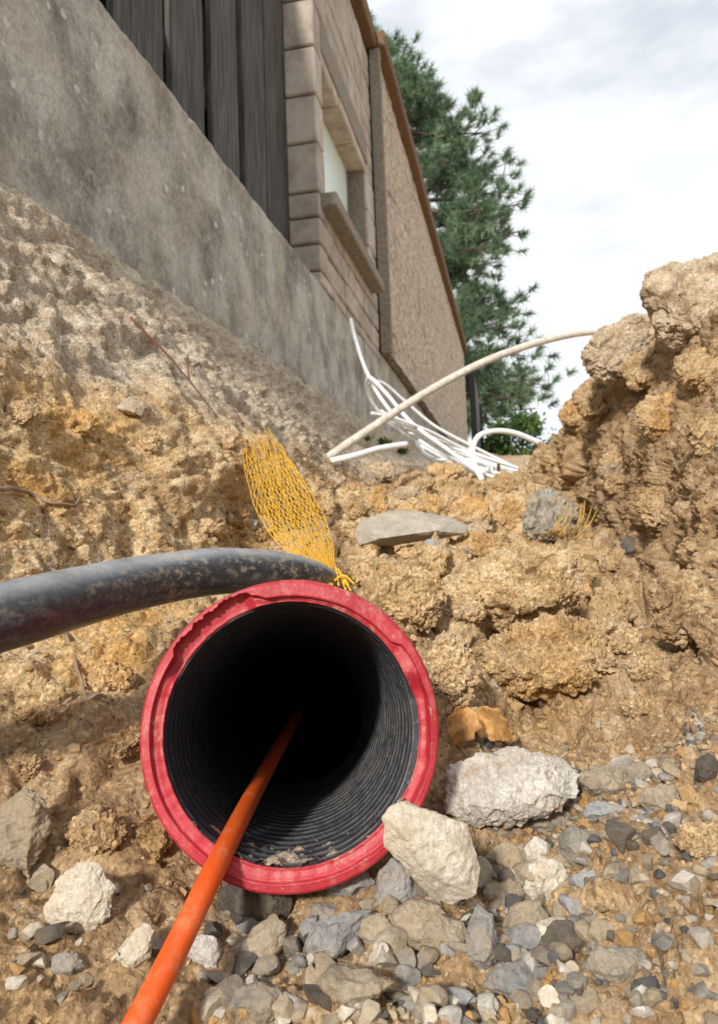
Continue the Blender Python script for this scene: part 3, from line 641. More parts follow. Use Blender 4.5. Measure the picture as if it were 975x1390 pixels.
def hero(outline, label, mat, depth=0.75, Z=None, name='stone', cat='stone', kind='stone', seed=0, amp=None, cuts=4, base=None, lift=0.0, group=None):
    o = np.array(outline, float); c = o.mean(0); wpx = max(np.ptp(o[:, 0]), np.ptp(o[:, 1])); r = random.Random(seed+3)
    fixed = Z is not None
    if Z is None:
        by = o[:, 1].max()-0.12*np.ptp(o[:, 1]); Z = hit(*base)[1] if base else sorted(hit(c[0]+k*np.ptp(o[:, 0]), by, 1.0)[1] for k in (-.25, 0, .25))[1]
        Z = min(Z, hit(c[0], c[1], 9)[1]-(.10 if kind == 'clod' else .05)*wpx*Z/FPX)
    dep = depth*wpx*Z/FPX; P_ = []; Z -= lift*dep
    up = np.array([0, 0, 1.0])
    for (x, y) in o:
        lean = dep*0.35*(o[:, 1].max()-y)/max(np.ptp(o[:, 1]), 1)
        P_.append(P(x, y, Z+lean+dep*r.uniform(-.06, .12)))
        q = c+(np.array([x, y])-c)*r.uniform(.45, .68); P_.append(P(q[0], q[1], Z+lean-dep*r.uniform(.12, .26)))
        q = c+(np.array([x, y])-c)*r.uniform(.62, .86); P_.append(P(q[0], q[1]-0.05*wpx, Z+lean+dep*r.uniform(.55, .85)))
    a = amp if amp is not None else (0.05 if kind == 'stone' else 0.075)
    v, f = refine(P_, cuts, 0.28 if kind == 'stone' else 0.5, a, 4.0 if kind == 'stone' else 3.2, kind, seed*7.3)
    o_ = obj(name, v, f, ST[mat]); o_.data.set_sharp_from_angle(angle=math.radians(32))
    return tag(o_, label, cat, group)
def blob(cx, cy, w_, h_, n=9, seed=0, ang=0.0):
    r = random.Random(seed*13+1); o = []
    for k in range(n):
        t = 2*math.pi*(k+r.uniform(-.3, .3))/n; q = r.uniform(.82, 1.12)
        x, y = math.cos(t)*w_/2*q, math.sin(t)*h_/2*q; o.append((cx+x*math.cos(ang)-y*math.sin(ang), cy+x*math.sin(ang)+y*math.cos(ang)))
    return o
# soil lumps
H = hero
H([(598, 800), (625, 768), (680, 745), (740, 738), (785, 755), (792, 800), (770, 845), (700, 868), (640, 850)], 'largest rounded tan clod in the trench above the red pipe', 'soil', .7, None, 'soil_clod', 'clod', 'clod', 1, cuts=5, lift=.3, amp=.05)
H([(652, 905), (668, 868), (710, 842), (780, 835), (836, 850), (848, 905), (820, 945), (760, 958), (700, 952)], 'broad crumbly clod with pebbles standing in front of the largest tan clod', 'mid', .7, None, 'soil_clod', 'clod', 'clod', 2, cuts=5, lift=.25, amp=.06)
H([(498, 800), (520, 775), (560, 765), (600, 780), (612, 815), (598, 850), (555, 862), (515, 845)], 'knobbly tan clod right behind the top of the red pipe rim', 'soil', .7, None, 'soil_clod', 'clod', 'clod', 3, cuts=5, lift=.2, amp=.06)
H([(448, 770), (470, 752), (505, 757), (524, 778), (510, 800), (470, 800)], 'small tan clod beside the lower end of the yellow mesh', 'soil', .7, None, 'soil_clod', 'clod', 'clod', 4)
H([(600, 735), (640, 720), (690, 728), (700, 752), (660, 768), (615, 760)], 'low tan clod between the grey slab and the largest clod', 'soil', .7, None, 'soil_clod', 'clod', 'clod', 5)
H([(540, 745), (580, 738), (612, 752), (605, 780), (565, 786), (540, 770)], 'low crumbly clod just below the grey concrete slab', 'soil', .7, None, 'soil_clod', 'clod', 'clod', 6)
H([(590, 690), (600, 662), (630, 650), (665, 655), (662, 685), (640, 705), (605, 706)], 'squarish brown clod with a pale crust behind the grey slab', 'mid', .8, None, 'soil_clod', 'clod', 'clod', 7)
H([(500, 700), (503, 665), (518, 660), (530, 680), (528, 702)], 'upright orange clay lump behind the grey slab', 'soil', .6, None, 'soil_clod', 'clod', 'clod', 8, cuts=3)
H([(424, 690), (430, 668), (446, 664), (457, 680), (452, 702), (434, 706)], 'round brown clod right of the yellow mesh', 'mid', .8, None, 'soil_clod', 'clod', 'clod', 9, cuts=3)
H([(706, 712), (722, 668), (745, 660), (776, 680), (790, 700), (774, 738), (730, 745)], 'grey stony clod wrapped in shreds of yellow mesh at the bank foot', 'grey', .8, None, 'soil_clod', 'clod', 'clod', 10)
H([(868, 400), (880, 372), (915, 360), (960, 345), (1015, 345), (1070, 380), (1075, 440), (1010, 480), (940, 478), (888, 462)], 'biggest pale crusted earth boulder on top of the right bank', 'pale', .8, 1.10, 'earth_boulder', 'boulder', 'clod', 11, cuts=5, amp=.045)
H([(787, 490), (800, 455), (835, 435), (880, 422), (902, 450), (895, 505), (850, 530), (805, 522)], 'brownish earth boulder leaning on the biggest one where the grey duct ends', 'pale', .8, 1.36, 'earth_boulder', 'boulder', 'clod', 12, cuts=5, amp=.05)
H([(640, 775), (665, 760), (700, 765)], '', 'soil') if False else None
H([(285, 592), (300, 578), (325, 585), (328, 606), (305, 612)], 'brown clod on the lip of the left ledge beside the yellow mesh', 'mid', .8, None, 'soil_clod', 'clod', 'clod', 13, cuts=3)
H([(880, 800), (905, 770), (950, 775), (985, 810), (975, 870), (920, 880), (885, 850)], 'dark brown clod slumped at the foot of the right bank', 'brown', .7, None, 'soil_clod', 'clod', 'clod', 14, base=(925, 860))
H([(578, 905), (585, 868), (610, 855), (640, 880), (648, 940), (628, 975), (592, 955)], 'upright tan clod pressed against the right side of the red pipe', 'soil', .6, None, 'soil_clod', 'clod', 'clod', 15, cuts=5)
H([(905, 1140), (930, 1112), (985, 1118), (990, 1160), (945, 1172)], 'orange brown clod among gravel at the right bank foot', 'mid', .8, None, 'soil_clod', 'clod', 'clod', 16)
MORE = [(640, 700, 74, 50, 'soil'), (705, 692, 56, 40, 'soil'), (668, 742, 60, 40, 'mid'), (478, 690, 50, 34, 'mid'), (560, 655, 60, 36, 'mid'), (515, 640, 56, 34, 'pale'), (605, 640, 50, 30, 'soil'), (685, 655, 46, 34, 'mid'), (738, 765, 70, 50, 'soil'), (628, 825, 64, 56, 'soil'), (640, 880, 50, 50, 'brown'), (792, 765, 60, 50, 'soil'), (825, 835, 80, 70, 'mid'), (880, 905, 70, 50, 'mid'), (900, 690, 80, 64, 'mid'), (842, 640, 70, 64, 'mid'), (880, 505, 90, 56, 'mid'), (820, 545, 80, 56, 'mid'), (955, 505, 100, 60, 'mid'), (785, 560, 56, 44, 'mid'), (900, 570, 90, 60, 'soil'), (965, 590, 80, 60, 'mid')]
CLW = ['right of the thin root below the cable', 'under the black cable beside the thin root', 'beside the pale cream stone on the left', 'against the left foot of the red pipe', 'below the middle of the black cable', 'above the brown grey half buried stone', 'at the bank foot right of the largest clod', 'under the stony grey clod by the right bank', 'behind the concrete slab', 'right of the concrete slab', 'at the right tip of the concrete slab', 'just right of the yellow mesh', 'at the foot of the white duct bundle', 'between the dry leaves and the whitish rock', 'on the gravel slope under the right bank', 'between the broad pebbly clod and the right bank', 'on the left ledge above the sandy face', 'at the outer end of the left ledge', 'on the left ledge by the flat grey stone', 'on the ledge midway to the yellow mesh', 'in the sandy face beside the yellow mesh', 'in the sandy face above the black cable', 'half covering the yellow mesh edge', 'between the yellow mesh and the black cable', 'behind the right half of the concrete slab', 'left of the stony grey clod', 'below the right tip of the concrete slab', 'left of the concrete slab', 'in front of the short white duct end', 'just under the short white duct end', 'under the middle of the white ducts', 'at the right end of the white ducts', 'on the upper right of the largest clod', 'left of the largest clod', 'in the gap above the curled leaves', 'under the stony grey clod', 'right of the broad pebbly clod', 'on the gravel under the slumped dark clod', 'stuck low on the right bank face', 'stuck midway on the right bank face', 'under the joint of the two earth boulders', 'under the smaller earth boulder', 'right under the biggest earth boulder', 'on the shoulder of the right bank below the grey duct end', 'on the upper right bank face', 'on the bank face below the biggest boulder']
for k, (x, y, a, b, mt) in enumerate([(165, 1000, 80, 60, 'mid'), (60, 960, 90, 70, 'soil'), (130, 1130, 90, 70, 'brown'), (210, 1140, 60, 50, 'mid'), (150, 920, 70, 50, 'soil'), (30, 1040, 60, 50, 'mid'), (800, 800, 60, 45, 'soil'), (830, 760, 50, 40, 'mid'), (560, 690, 40, 26, 'soil'), (690, 700, 50, 36, 'soil'), (650, 720, 36, 24, 'pale'), (470, 720, 40, 30, 'soil'), (550, 670, 40, 26, 'pale'), (680, 1000, 50, 30, 'soil'), (870, 960, 60, 40, 'brown'), (850, 870, 50, 50, 'mid'), (240, 620, 40, 26, 'mid'), (30, 560, 60, 40, 'mid'), (110, 575, 60, 40, 'soil'), (200, 600, 46, 34, 'soil'), (320, 700, 50, 40, 'mid'), (280, 715, 40, 30, 'soil'), (352, 722, 46, 44, 'mid'), (372, 748, 40, 30, 'mid')]+MORE):
    H(blob(x, y, a, b, 9, k+40), {'mid': 'crumbly brownish clod ', 'soil': 'crumbly tan clod ', 'brown': 'dark crumbly clod ', 'pale': 'pale crumbly clod '}[mt]+CLW[k], mt, .8, None, 'soil_clod', 'clod', 'clod', 40+k, group='loose soil clods', cuts=4)
# slab and stones
sl_ = H([(479, 722), (490, 706), (525, 694), (575, 695), (620, 706), (637, 714), (632, 724), (585, 732), (530, 742), (488, 740)], 'flat grey concrete slab fragment lying on the clods', 'slab', .75, None, 'concrete_slab', 'slab', 'stone', 20, amp=.012, cuts=5, lift=.18)
H(blob(590, 740, 42, 20, 8, 21), 'small blue grey stone tucked under the concrete slab', 'blue', .8, None, seed=21)
H(blob(857, 742, 36, 30, 8, 22), 'dark round stone at the foot of the right bank beside the clods', 'dark', .8, None, seed=22)
H([(135, 548), (150, 536), (178, 538), (198, 552), (192, 566), (160, 560)], 'flat grey stone jutting from the left ledge', 'tan', .8, None, seed=23)
H([(518, 1108), (528, 1094), (548, 1087), (590, 1105), (634, 1120), (654, 1178), (645, 1212), (612, 1228), (588, 1222), (550, 1175), (522, 1148)], 'big cream white angular stone leaning against the red pipe rim', 'cream', .45, .262, seed=24, cuts=5, amp=.028)
H([(603, 1075), (612, 1042), (650, 1020), (705, 1010), (750, 1025), (790, 1050), (788, 1085), (740, 1105), (690, 1128), (640, 1120), (606, 1105)], 'large rough whitish rock with orange stains right of the red pipe', 'white', .7, .335, seed=25, cuts=5, amp=.06)
H([(60, 1240), (75, 1195), (105, 1170), (135, 1172), (158, 1205), (150, 1245), (120, 1272), (72, 1272)], 'pale cream stone with a grey split side in the left soil', 'cream', .6, None, seed=26, cuts=5)
H([(-30, 1190), (-10, 1110), (35, 1064), (60, 1085), (68, 1120), (45, 1165), (40, 1195)], 'brown grey rough stone half buried in the left soil', 'tan', .6, None, seed=27, cuts=5)
for k, (ol, mt, lab) in enumerate([
    (blob(348, 1226, 104, 84, 9, 1), 'dark', 'big dark grey stone just below the red pipe beside the orange duct'),
    (blob(470, 1196, 78, 52, 8, 2), 'blue', 'blue grey stone touching the bottom of the red pipe rim'),
    ([(506, 1232), (515, 1182), (532, 1163), (558, 1180), (562, 1222), (545, 1240)], 'blue', 'upright blue grey stone wedged below the big cream stone'),
    (blob(568, 1256, 84, 82, 9, 4), 'tan', 'brownish stone under the lower edge of the big cream stone'),
    ([(408, 1290), (425, 1252), (470, 1238), (505, 1234), (500, 1265), (455, 1305), (420, 1312)], 'blue', 'light blue grey flat faced stone among the gravel in front of the pipe'),
    ([(312, 1290), (335, 1270), (372, 1240), (390, 1255), (384, 1290), (350, 1318)], 'tan', 'tan ridged stone beside the orange duct'),
    ([(148, 1312), (165, 1282), (196, 1250), (210, 1262), (206, 1300), (180, 1325)], 'cream', 'pale pointed stone left of the orange duct'),
    (blob(276, 1290, 54, 50, 8, 8), 'white', 'whitish stone right under the orange duct'),
    (blob(744, 1194, 66, 72, 9, 9), 'cream', 'rounded cream stone standing in the gravel right of the big cream stone'),
    (blob(727, 1155, 38, 42, 7, 10), 'white', 'small white stone behind the rounded cream one'),
    (blob(684, 1212, 66, 34, 8, 11), 'tan', 'flat tan stone between the big cream stone and the rounded cream one'),
    ([(622, 1312), (632, 1262), (650, 1226), (668, 1240), (682, 1296), (662, 1322)], 'blue', 'tall pale blue grey stone standing in the gravel'),
    (blob(716, 1250, 64, 58, 8, 13), 'tan', 'brown tan stone below the rounded cream one'),
    (blob(768, 1278, 70, 56, 9, 14), 'dark', 'dark grey angular stone in the front gravel'),
    (blob(820, 1060, 76, 50, 8, 15), 'tan', 'large tan grey stone behind the whitish rock'),
    (blob(776, 1062, 44, 50, 7, 16), 'dark', 'dark stone against the right end of the whitish rock'),
    (blob(898, 1084, 62, 46, 8, 17), 'tan', 'knobbly tan stone on the right gravel slope'),
    (blob(866, 1052, 42, 36, 7, 18), 'grey', 'grey stone just above the knobbly tan stone'),
    (blob(742, 1112, 72, 38, 8, 19), 'grey', 'grey flat stone in front of the whitish rock'),
    (blob(820, 1100, 60, 30, 8, 20), 'blue', 'flat blue grey stone below the large tan grey stone'),
    (blob(888, 1136, 34, 34, 7, 21), 'dark', 'small dark stone beside the orange brown clod'),
    (blob(960, 1044, 44, 44, 7, 22), 'dark', 'dark grey stone on the right gravel slope near the bank'),
    (blob(602, 1272, 78, 60, 8, 23), 'tan', 'long tan stone left of the tall pale stone'),
    (blob(442, 1240, 56, 36, 8, 24), 'grey', 'grey stone behind the light flat faced stone'),
    (blob(512, 1266, 52, 54, 8, 25), 'tan', 'brown stone right of the light flat faced stone'),
    (blob(790, 1150, 70, 56, 9, 26), 'grey', 'pitted grey stone right of the small white stone'),
    (blob(690, 1162, 60, 44, 8, 27), 'tan', 'tan stone between the big cream stone and small white stone'),
    (blob(88, 1310, 50, 40, 8, 28), 'blue', 'grey stone below the pale cream stone in the left soil'),
    (blob(480, 1340, 110, 60, 9, 29), 'tan', 'wide tan stone in the gravel nearest the front'),
    (blob(700, 1330, 90, 60, 9, 30), 'blue', 'blue grey stone in front of the tall pale stone'),
    (blob(840, 1310, 90, 60, 9, 31), 'grey', 'grey stone in the front gravel beside the dark angular one'),
    (blob(350, 1360, 90, 60, 9, 32), 'grey', 'grey stone in front of the tan ridged stone')]):
    H(ol, lab, mt, .7, None, seed=60+k, cuts=4)

# stone variants for the loose gravel (shared meshes)
def rock_unit(seed, sub=2, planes=9):
    r = np.random.default_rng(seed); bm = bmesh.new(); bmesh.ops.create_icosphere(bm, subdivisions=sub, radius=1)
    v = np.array([q.co[:] for q in bm.verts]); f = np.array([[q.index for q in fc.verts] for fc in bm.faces]); bm.free()
    for _ in range(planes):
        n = r.normal(size=3); n /= np.linalg.norm(n); d_ = r.uniform(.36, .72); s = v@n-d_; v = v-np.where(s > 0, s, 0)[:, None]*n
    v = v*np.array([1, r.uniform(.65, .95), r.uniform(.5, .8)]); v = v+0.035*np.stack([gnoise(v*3.2+seed+k*9) for k in range(3)], 1)
    return v/np.abs(v).max(), f
VAR = [rock_unit(s, 3, 10) for s in range(10)]
kinds = ['grey', 'blue', 'tan', 'tan', 'dark', 'cream', 'grey', 'white']
LAB = {'grey': 'loose mid grey gravel stone on the trench floor', 'blue': 'loose blue grey gravel stone on the trench floor', 'tan': 'loose tan gravel stone on the trench floor',
       'dark': 'loose dark gravel stone on the trench floor', 'cream': 'loose cream gravel stone on the trench floor', 'white': 'loose whitish gravel stone on the trench floor'}
vm = {}
def place(x, y, size, mt, k, label, group):
    p, n = drop(x, y); key = (mt, k % 10)
    if key not in vm: vm[key] = mesh_np('gravel_stone', VAR[k % 10][0], VAR[k % 10][1], ST[mt]); vm[key].set_sharp_from_angle(angle=math.radians(28))
    o = bpy.data.objects.new('gravel_stone', vm[key]); COL.objects.link(o)
    o.scale = (size, size*random.uniform(.8, 1.1), size*random.uniform(.8, 1.1)); o.rotation_euler = (random.uniform(-.5, .5), random.uniform(-.5, .5), random.uniform(0, 6.28))
    o.location = p+np.array([0, 0, size*(.12+.35*max(0, random.random()-.45))]); tag(o, label, 'stone', group); return o
made = 0
def in_pipe(p, r=R_OUT+.003):
    q = np.asarray(p)-PC; s = q@AX; return s > -0.002 and np.linalg.norm(q-s*AX) < r
ADJ = {'grey': 'mid grey', 'blue': 'blue grey', 'tan': 'tan', 'dark': 'dark', 'cream': 'cream', 'white': 'whitish'}
for k in range(4000):
    if made >= 285: break
    front = made < 150
    px = random.uniform(290, 800) if front else random.choice([random.uniform(620, 975), random.uniform(620, 975), random.uniform(0, 290)])
    py = random.uniform(1185, 1395) if front or px < 290 else random.uniform(1010, 1395)
    if not front and py < 1110 and random.random() < .5: continue
    p, Z, n = hit(px, py)
    if in_pipe(p, R_OUT+.014): continue
    if abs((px-233)+(py-1300)*.49) < 34 and py > 1150: continue
    rpx = random.choice([random.uniform(12, 20), random.uniform(16, 32)]) if front else random.choice([random.uniform(5, 9), random.uniform(9, 16), random.uniform(12, 25)])
    s = Z*rpx/FPX; mt = random.choice(kinds)
    zone = 'in front of the red pipe' if front else ('on the soil left of the orange duct' if px < 290 else ('low on the right gravel slope' if py > 1180 else 'high on the right gravel slope'))
    size = 'chunky ' if rpx > 17 else ('pebble sized ' if rpx < 9.5 else '')
    place(p[0], p[1], s, mt, k, f'{size}{ADJ[mt]} gravel stone {zone}', f'{size}{ADJ[mt]} stones {zone}'); made += 1

# fine gravel and crumbs: too many to count
def scatter(name, pts, sizes, cols, units, mat, label, cat, sink=0.2):
    vs, fs, cs_, o = [], [], [], 0; r = np.random.default_rng(3)
    for i in range(len(pts)):
        u, f_ = units[i % len(units)]; a, b, c3 = r.uniform(0, 6.28, 3); ca_, sa_, cb, sb = math.cos(a), math.sin(a), math.cos(b), math.sin(b)
        Rm_ = np.array([[ca_, -sa_, 0], [sa_, ca_, 0], [0, 0, 1]])@np.array([[1, 0, 0], [0, cb, -sb], [0, sb, cb]])
        vs.append((u@Rm_.T)*sizes[i]+pts[i]); fs.append(f_+o); o += len(u); cs_.append(np.repeat(cols[i][None], len(u), 0))
    v = np.vstack(vs); fc = np.vstack(fs); me_ = mesh_np(name, v, fc, mat, smooth=False); ca = me_.color_attributes.new('tone', 'FLOAT_COLOR', 'POINT')
    cc = np.ones((len(v), 4), np.float32); cc[:, :3] = np.vstack(cs_); ca.data.foreach_set('color', cc.ravel())
    ob = bpy.data.objects.new(name, me_); COL.objects.link(ob); return tag(ob, label, cat, kind='stuff')
m = NT('gravel_mix'); W = m.world(); c = m.mix(0.6, m.attr('tone').outputs['Color'], m.ramp(m.noise(420, 4, 0.7, W), [(0.3, 0.6), (0.7, 1.35)]), 'MULTIPLY')
m.col(c); m.rough(0.92); m.spec(0.2); m.bump(m.noise(350, 5, 0.7, W), 0.5, 0.0015); GRAV = m.m
U1 = [rock_unit(100+s, 2, 7) for s in range(8)]; U0 = [rock_unit(200+s, 1, 4) for s in range(8)]
VN = V.reshape(nrow, ncol, 3)
pal = np.array([(.26, .225, .18), (.22, .205, .185), (.36, .29, .20), (.42, .33, .21), (.11, .105, .10), (.50, .42, .31), (.42, .38, .33), (.40, .24, .10), (.30, .20, .11)])
def pick(n, cond):
    o = []; 
    while len(o) < n:
        i = RNG.integers(0, len(V), n*6); pv = V[i]; k = cond(pv) & ~inpipe[i]; pv = pv[k]
        q = pv-PC; s = q@AX; rr_ = np.linalg.norm(q-s[:, None]*AX, axis=1); pv = pv[~((rr_ < R_OUT+.002) & (s > -.02))]; o += list(pv)
    return np.array(o[:n])
gp = pick(2600, lambda p: (p[:, 1] > .15) & (p[:, 1] < .46) & (p[:, 2] < -.03) & (p[:, 0] > -.03-0.6*np.clip(.30-p[:, 1], 0, 1)) & (p[:, 0] < .2))
gs_ = RNG.choice([.0016, .0022, .003, .0042], len(gp), p=[.4, .3, .2, .1])*RNG.uniform(.7, 1.3, len(gp))
scatter('gravel', gp+np.array([0, 0, 1])*gs_[:, None]*.25, gs_, pal[RNG.integers(0, len(pal), len(gp))]*RNG.uniform(.8, 1.15, (len(gp), 1)), U1, GRAV, 'fine mixed grey and tan gravel on the trench floor', 'gravel')
sp_ = pick(26000, lambda p: (p[:, 1] > .16) & (p[:, 1] < 2.6) & (np.abs(p[:, 0]) < .7) & (p[:, 0] > -.66))
steep = (sp_[:, 0] > .13) | (sp_[:, 2] > .05)
ss = np.where(steep, .62, 1.0)*np.clip(sp_[:, 1], .3, 1.6)/np.clip(sp_[:, 1], .3, 3)*np.clip(sp_[:, 1], .3, 3)*RNG.choice([.0018, .0032, .0056, .011], len(sp_), p=[.45, .35, .16, .04])*RNG.uniform(.7, 1.3, len(sp_))
spal = np.array([(.44, .29, .14), (.50, .36, .2), (.40, .24, .1), (.30, .19, .1), (.48, .40, .3), (.24, .15, .08)])
t_ = spal[RNG.integers(0, 6, len(sp_))]; pl_ = sstep(.15, .25, sp_[:, 2])*(sp_[:, 0] < -.25); t_ = t_*(1-pl_[:, None]*.8)+np.array([.46, .40, .32])*pl_[:, None]*.8
ss = np.where(steep, np.minimum(ss, .0042*np.clip(sp_[:, 1], .5, 1.6)), ss); rb_ = sstep(.08, .16, sp_[:, 0])*(sp_[:, 2] < .36); t_ = t_*(1-rb_[:, None]*.8)+rb_[:, None]*.8*np.array([.33, .21, .11])
scatter('soil_crumbs', sp_, ss, t_, U0, GRAV, 'loose crumbs of tan and brown soil over the trench sides', 'soil')

# ------------------------------------------------------------------ roots, leaves, weeds
ROOT = plain('root', (0.30, 0.21, 0.14), 0.9, 0.2, 0.3); TWIG = plain('twig', (0.17, 0.075, 0.045), 0.8, 0.2, 0.2)
def root(pts, r, mat, label, name='root', extra=(), cat='root', off=.006):
    def path(pp):
        q = []
        for (x, y) in pp:
            p, Z, n = hit(x, y); q.append(p+n*off*Z)
        pt = catmull(q, 6); return pt+0.002*np.stack([gnoise(pt*60+k*20) for k in range(3)], 1)
    a = path(pts); parts = [tube(a, np.linspace(r, r*.45, len(a)), 6)]
    for e in extra: b = path(e); parts.append(tube(b, np.linspace(r*.6, r*.25, len(b)), 6))
    v, f = join(parts); return tag(obj(name, v, f, mat), label, cat)
root([(-10, 663), (35, 672), (70, 680), (95, 684), (108, 678)], .0022, ROOT, 'forked pale root hanging from the left ledge', extra=[[(60, 680), (62, 710), (66, 750), (72, 775)]])
root([(96, 862), (103, 900), (115, 940), (126, 985)], .0016, ROOT, 'thin root in the soil below the black cable', extra=[[(115, 945), (140, 952), (155, 958)]])
root([(175, 440), (215, 485), (252, 525), (288, 566)], .0022, TWIG, 'thin reddish twig lying on the pale slope under the concrete wall', 'twig', [[(255, 525), (248, 490)], [(255, 500), (285, 470)]], 'twig', .012)
m = NT('dry_leaf'); m.col(m.ramp(m.noise(260, 6, .7), [(0.3, (0.30, 0.12, 0.03)), (0.5, (0.58, 0.32, 0.11)), (0.65, (0.66, 0.45, 0.22))])); m.rough(0.75); m.bump(m.noise(500, 5, .7), .8, .001); LEAF = m.m
def leaf(px, py, L_, W_, ang, curl, label):
    p, Z, n = hit(px, py+8); c0 = P(px, py, Z-.010); e1 = CR*math.cos(ang)+CU*math.sin(ang); e2 = -CR*math.sin(ang)+CU*math.cos(ang); nn = -CF*.9+np.array([0, 0, .25]); q = []
    nu, nv = 18, 9
    for i in range(nu):
        u = i/(nu-1); wd = W_*math.sin(math.pi*min(u**.7, 1))**.9*(1-.2*u)*(1+.13*math.sin(u*23))+.0004
        for j in range(nv):
            t = j/(nv-1)*2-1; q.append(c0+e1*L_*(u-.5)+e2*wd*t*.5+nn*(curl*math.sin(u*3.0)*L_*.5+abs(t)**1.2*wd*(.75-.5*u)+.0010*math.sin(u*17+t*4)))
    i = np.arange(nu*nv).reshape(nu, nv); f = [tuple(x) for x in np.stack([i[:-1, :-1], i[1:, :-1], i[1:, 1:], i[:-1, 1:]], -1).reshape(-1, 4)]
    o = tag(obj('dry_leaf', np.array(q), f, LEAF), label, 'leaf'); sd = o.modifiers.new('thick', 'SOLIDIFY'); sd.thickness = .0004
leaf(624, 990, .025, .017, -1.85, .25, 'curled orange dry leaf standing beside the red pipe rim')
leaf(668, 986, .027, .017, -.65, .35, 'curled orange dry leaf lying against the whitish rock')
GREEN = plain('weed_green', (0.10, 0.17, 0.035), 0.6, 0.3, 0.3)
def weed(px, py, s, n, seed, label):
    r = random.Random(seed); p, Z, _ = hit(px, py); vs, fs = [], []
    for k in range(n):
        a = r.uniform(0, 6.28); l = s*r.uniform(.5, 1.1); b = p+np.array([r.uniform(-s, s)*.6, r.uniform(-s, s)*.6, -.004]); t = b+np.array([math.cos(a)*l*.6, math.sin(a)*l*.6, l*r.uniform(.5, .9)])
        sd = np.array([-math.sin(a), math.cos(a), 0])*l*.14; md = (b+t)/2+np.array([0, 0, l*.12]); o = len(vs); vs += [b, md-sd, t, md+sd]; fs.append((o, o+1, o+2, o+3))
    tag(obj('weed', np.array(vs), fs, GREEN), label, 'weed')
weed(520, 604, .05, 60, 1, 'small green weed at the plinth foot behind the white duct end'); weed(545, 616, .05, 70, 2, 'low green weed beside the tip of the white duct end'); weed(497, 598, .035, 30, 3, 'sparse green weed under the grey duct at the plinth foot')
nets = []
for a, b in hm:
    p1, z1, n1_ = hit(*a); nets.append(tube(catmull([P(a[0], a[1], 1.12), P((a[0]+b[0])/2+4, (a[1]+b[1])/2, 1.10), P(b[0], b[1], 1.16)], 5), .0012, 4))
v, f = join(nets); tag(obj('mesh_shred', v, f, plain('dirty_yellow', (0.52, 0.33, 0.08), .7, .2, .3)), 'dirty yellow mesh shreds clinging to the grey stony clod', 'mesh strip')

# ------------------------------------------------------------------ background: pine, shrub, far fence
BARK = plain('bark', (0.12, 0.085, 0.065), 0.95, 0.1, 0.4)
def leafmat(name, dk, lt):
    m = NT(name); m.col(m.mix(m.ramp(m.noise(1.6, 4, 0.6), [(0.35, 0.0), (0.65, 1.0)]), dk, lt)); m.rough(0.6); m.spec(0.25)
    t = m.n('BsdfTranslucent'); t.inputs[0].default_value = lt+(1,); a = m.n('MixShader'); a.inputs[0].default_value = .25
    m.l(m.b.outputs[0], a.inputs[1]); m.l(t.outputs[0], a.inputs[2]); m.l(a.outputs[0], m.out.inputs[0]); return m.m
NEEDLE = leafmat('pine_needles', (0.07, 0.13, 0.08), (0.21, 0.30, 0.17))
ZT = 16.0
def T3(px, py, dz=0): return P(px, py, ZT+dz)
base = T3(575, 640); base[2] = 1.1
trunk = catmull([base, T3(572, 480), T3(560, 330), T3(543, 200), T3(522, 90), T3(512, 50)], 8)
tp = empty('pine_tree', tuple(base), 'tall dark green pine tree behind the far end of the house', 'tree')
v, f = tube(trunk, np.linspace(.30, .05, len(trunk)), 10); obj('trunk', v, f, BARK, tp)
sil = [(a_, b_-12) for a_, b_ in [(62, 545), (92, 580), (120, 600), (150, 612), (180, 668), (215, 690), (250, 700), (290, 722), (325, 724), (360, 690), (410, 714), (440, 690), (480, 724), (515, 748), (545, 740), (570, 665)]]
r = random.Random(21); limbs, tufts = [], []
def trunk_at(py):
    k = np.interp(py, [0, 60, 180, 330, 480, 640], [505, 514, 540, 560, 572, 575]); return k
for (yy_, xx_) in sil:
    for rep in range(5):
        yb = yy_+r.uniform(-8, 26); tipx = xx_-(0 if rep == 0 else r.uniform(0, 90)); tipy = yy_+r.uniform(-14, 14); dz = r.uniform(-2.3, 2.3) if rep else r.uniform(-.6, .6)
        if rep == 4: tipx = trunk_at(yy_)-r.uniform(20, 140)
        a = T3(trunk_at(yb), yb); b = T3(tipx, tipy, dz); mid = (a*.5+b*.5)+np.array([0, 0, -.12*np.linalg.norm(b-a)*.4])
        pth = catmull([a, mid, b], 8); limbs.append(tube(pth, np.linspace(.055, .012, len(pth)), 5))
        Lm = np.linalg.norm(b-a)
        for k in range(int(10+Lm*10)):
            t = r.uniform(.30, 1.0)**.7; c0 = pth[int(t*(len(pth)-1))]; off = np.array([r.gauss(0, .22), r.gauss(0, .22), r.gauss(.04, .15)])*(.6+.5*min(Lm, 2))
            e = c0+off; tufts.append((e, off/np.linalg.norm(off)+np.array([.25, 0, .45])))
            if k % 3 == 0: limbs.append(tube(np.array([c0, c0*.5+e*.5+np.array([0, 0, -.03]), e]), np.array([.014, .010, .006]), 4))
for q in ((648, 137), (645, 131)): tufts += [(T3(*q)+np.array([r.gauss(0, .05), 0, r.gauss(0, .05)]), np.array([.3, 0, 1.])) for _ in range(3)]
limbs.append(tube(catmull([T3(610, 200), T3(638, 165), T3(649, 138)], 6), .012, 4))
v, f = join(limbs); obj('branches', v, f, BARK, tp)
nv = []
rg = np.random.default_rng(4)
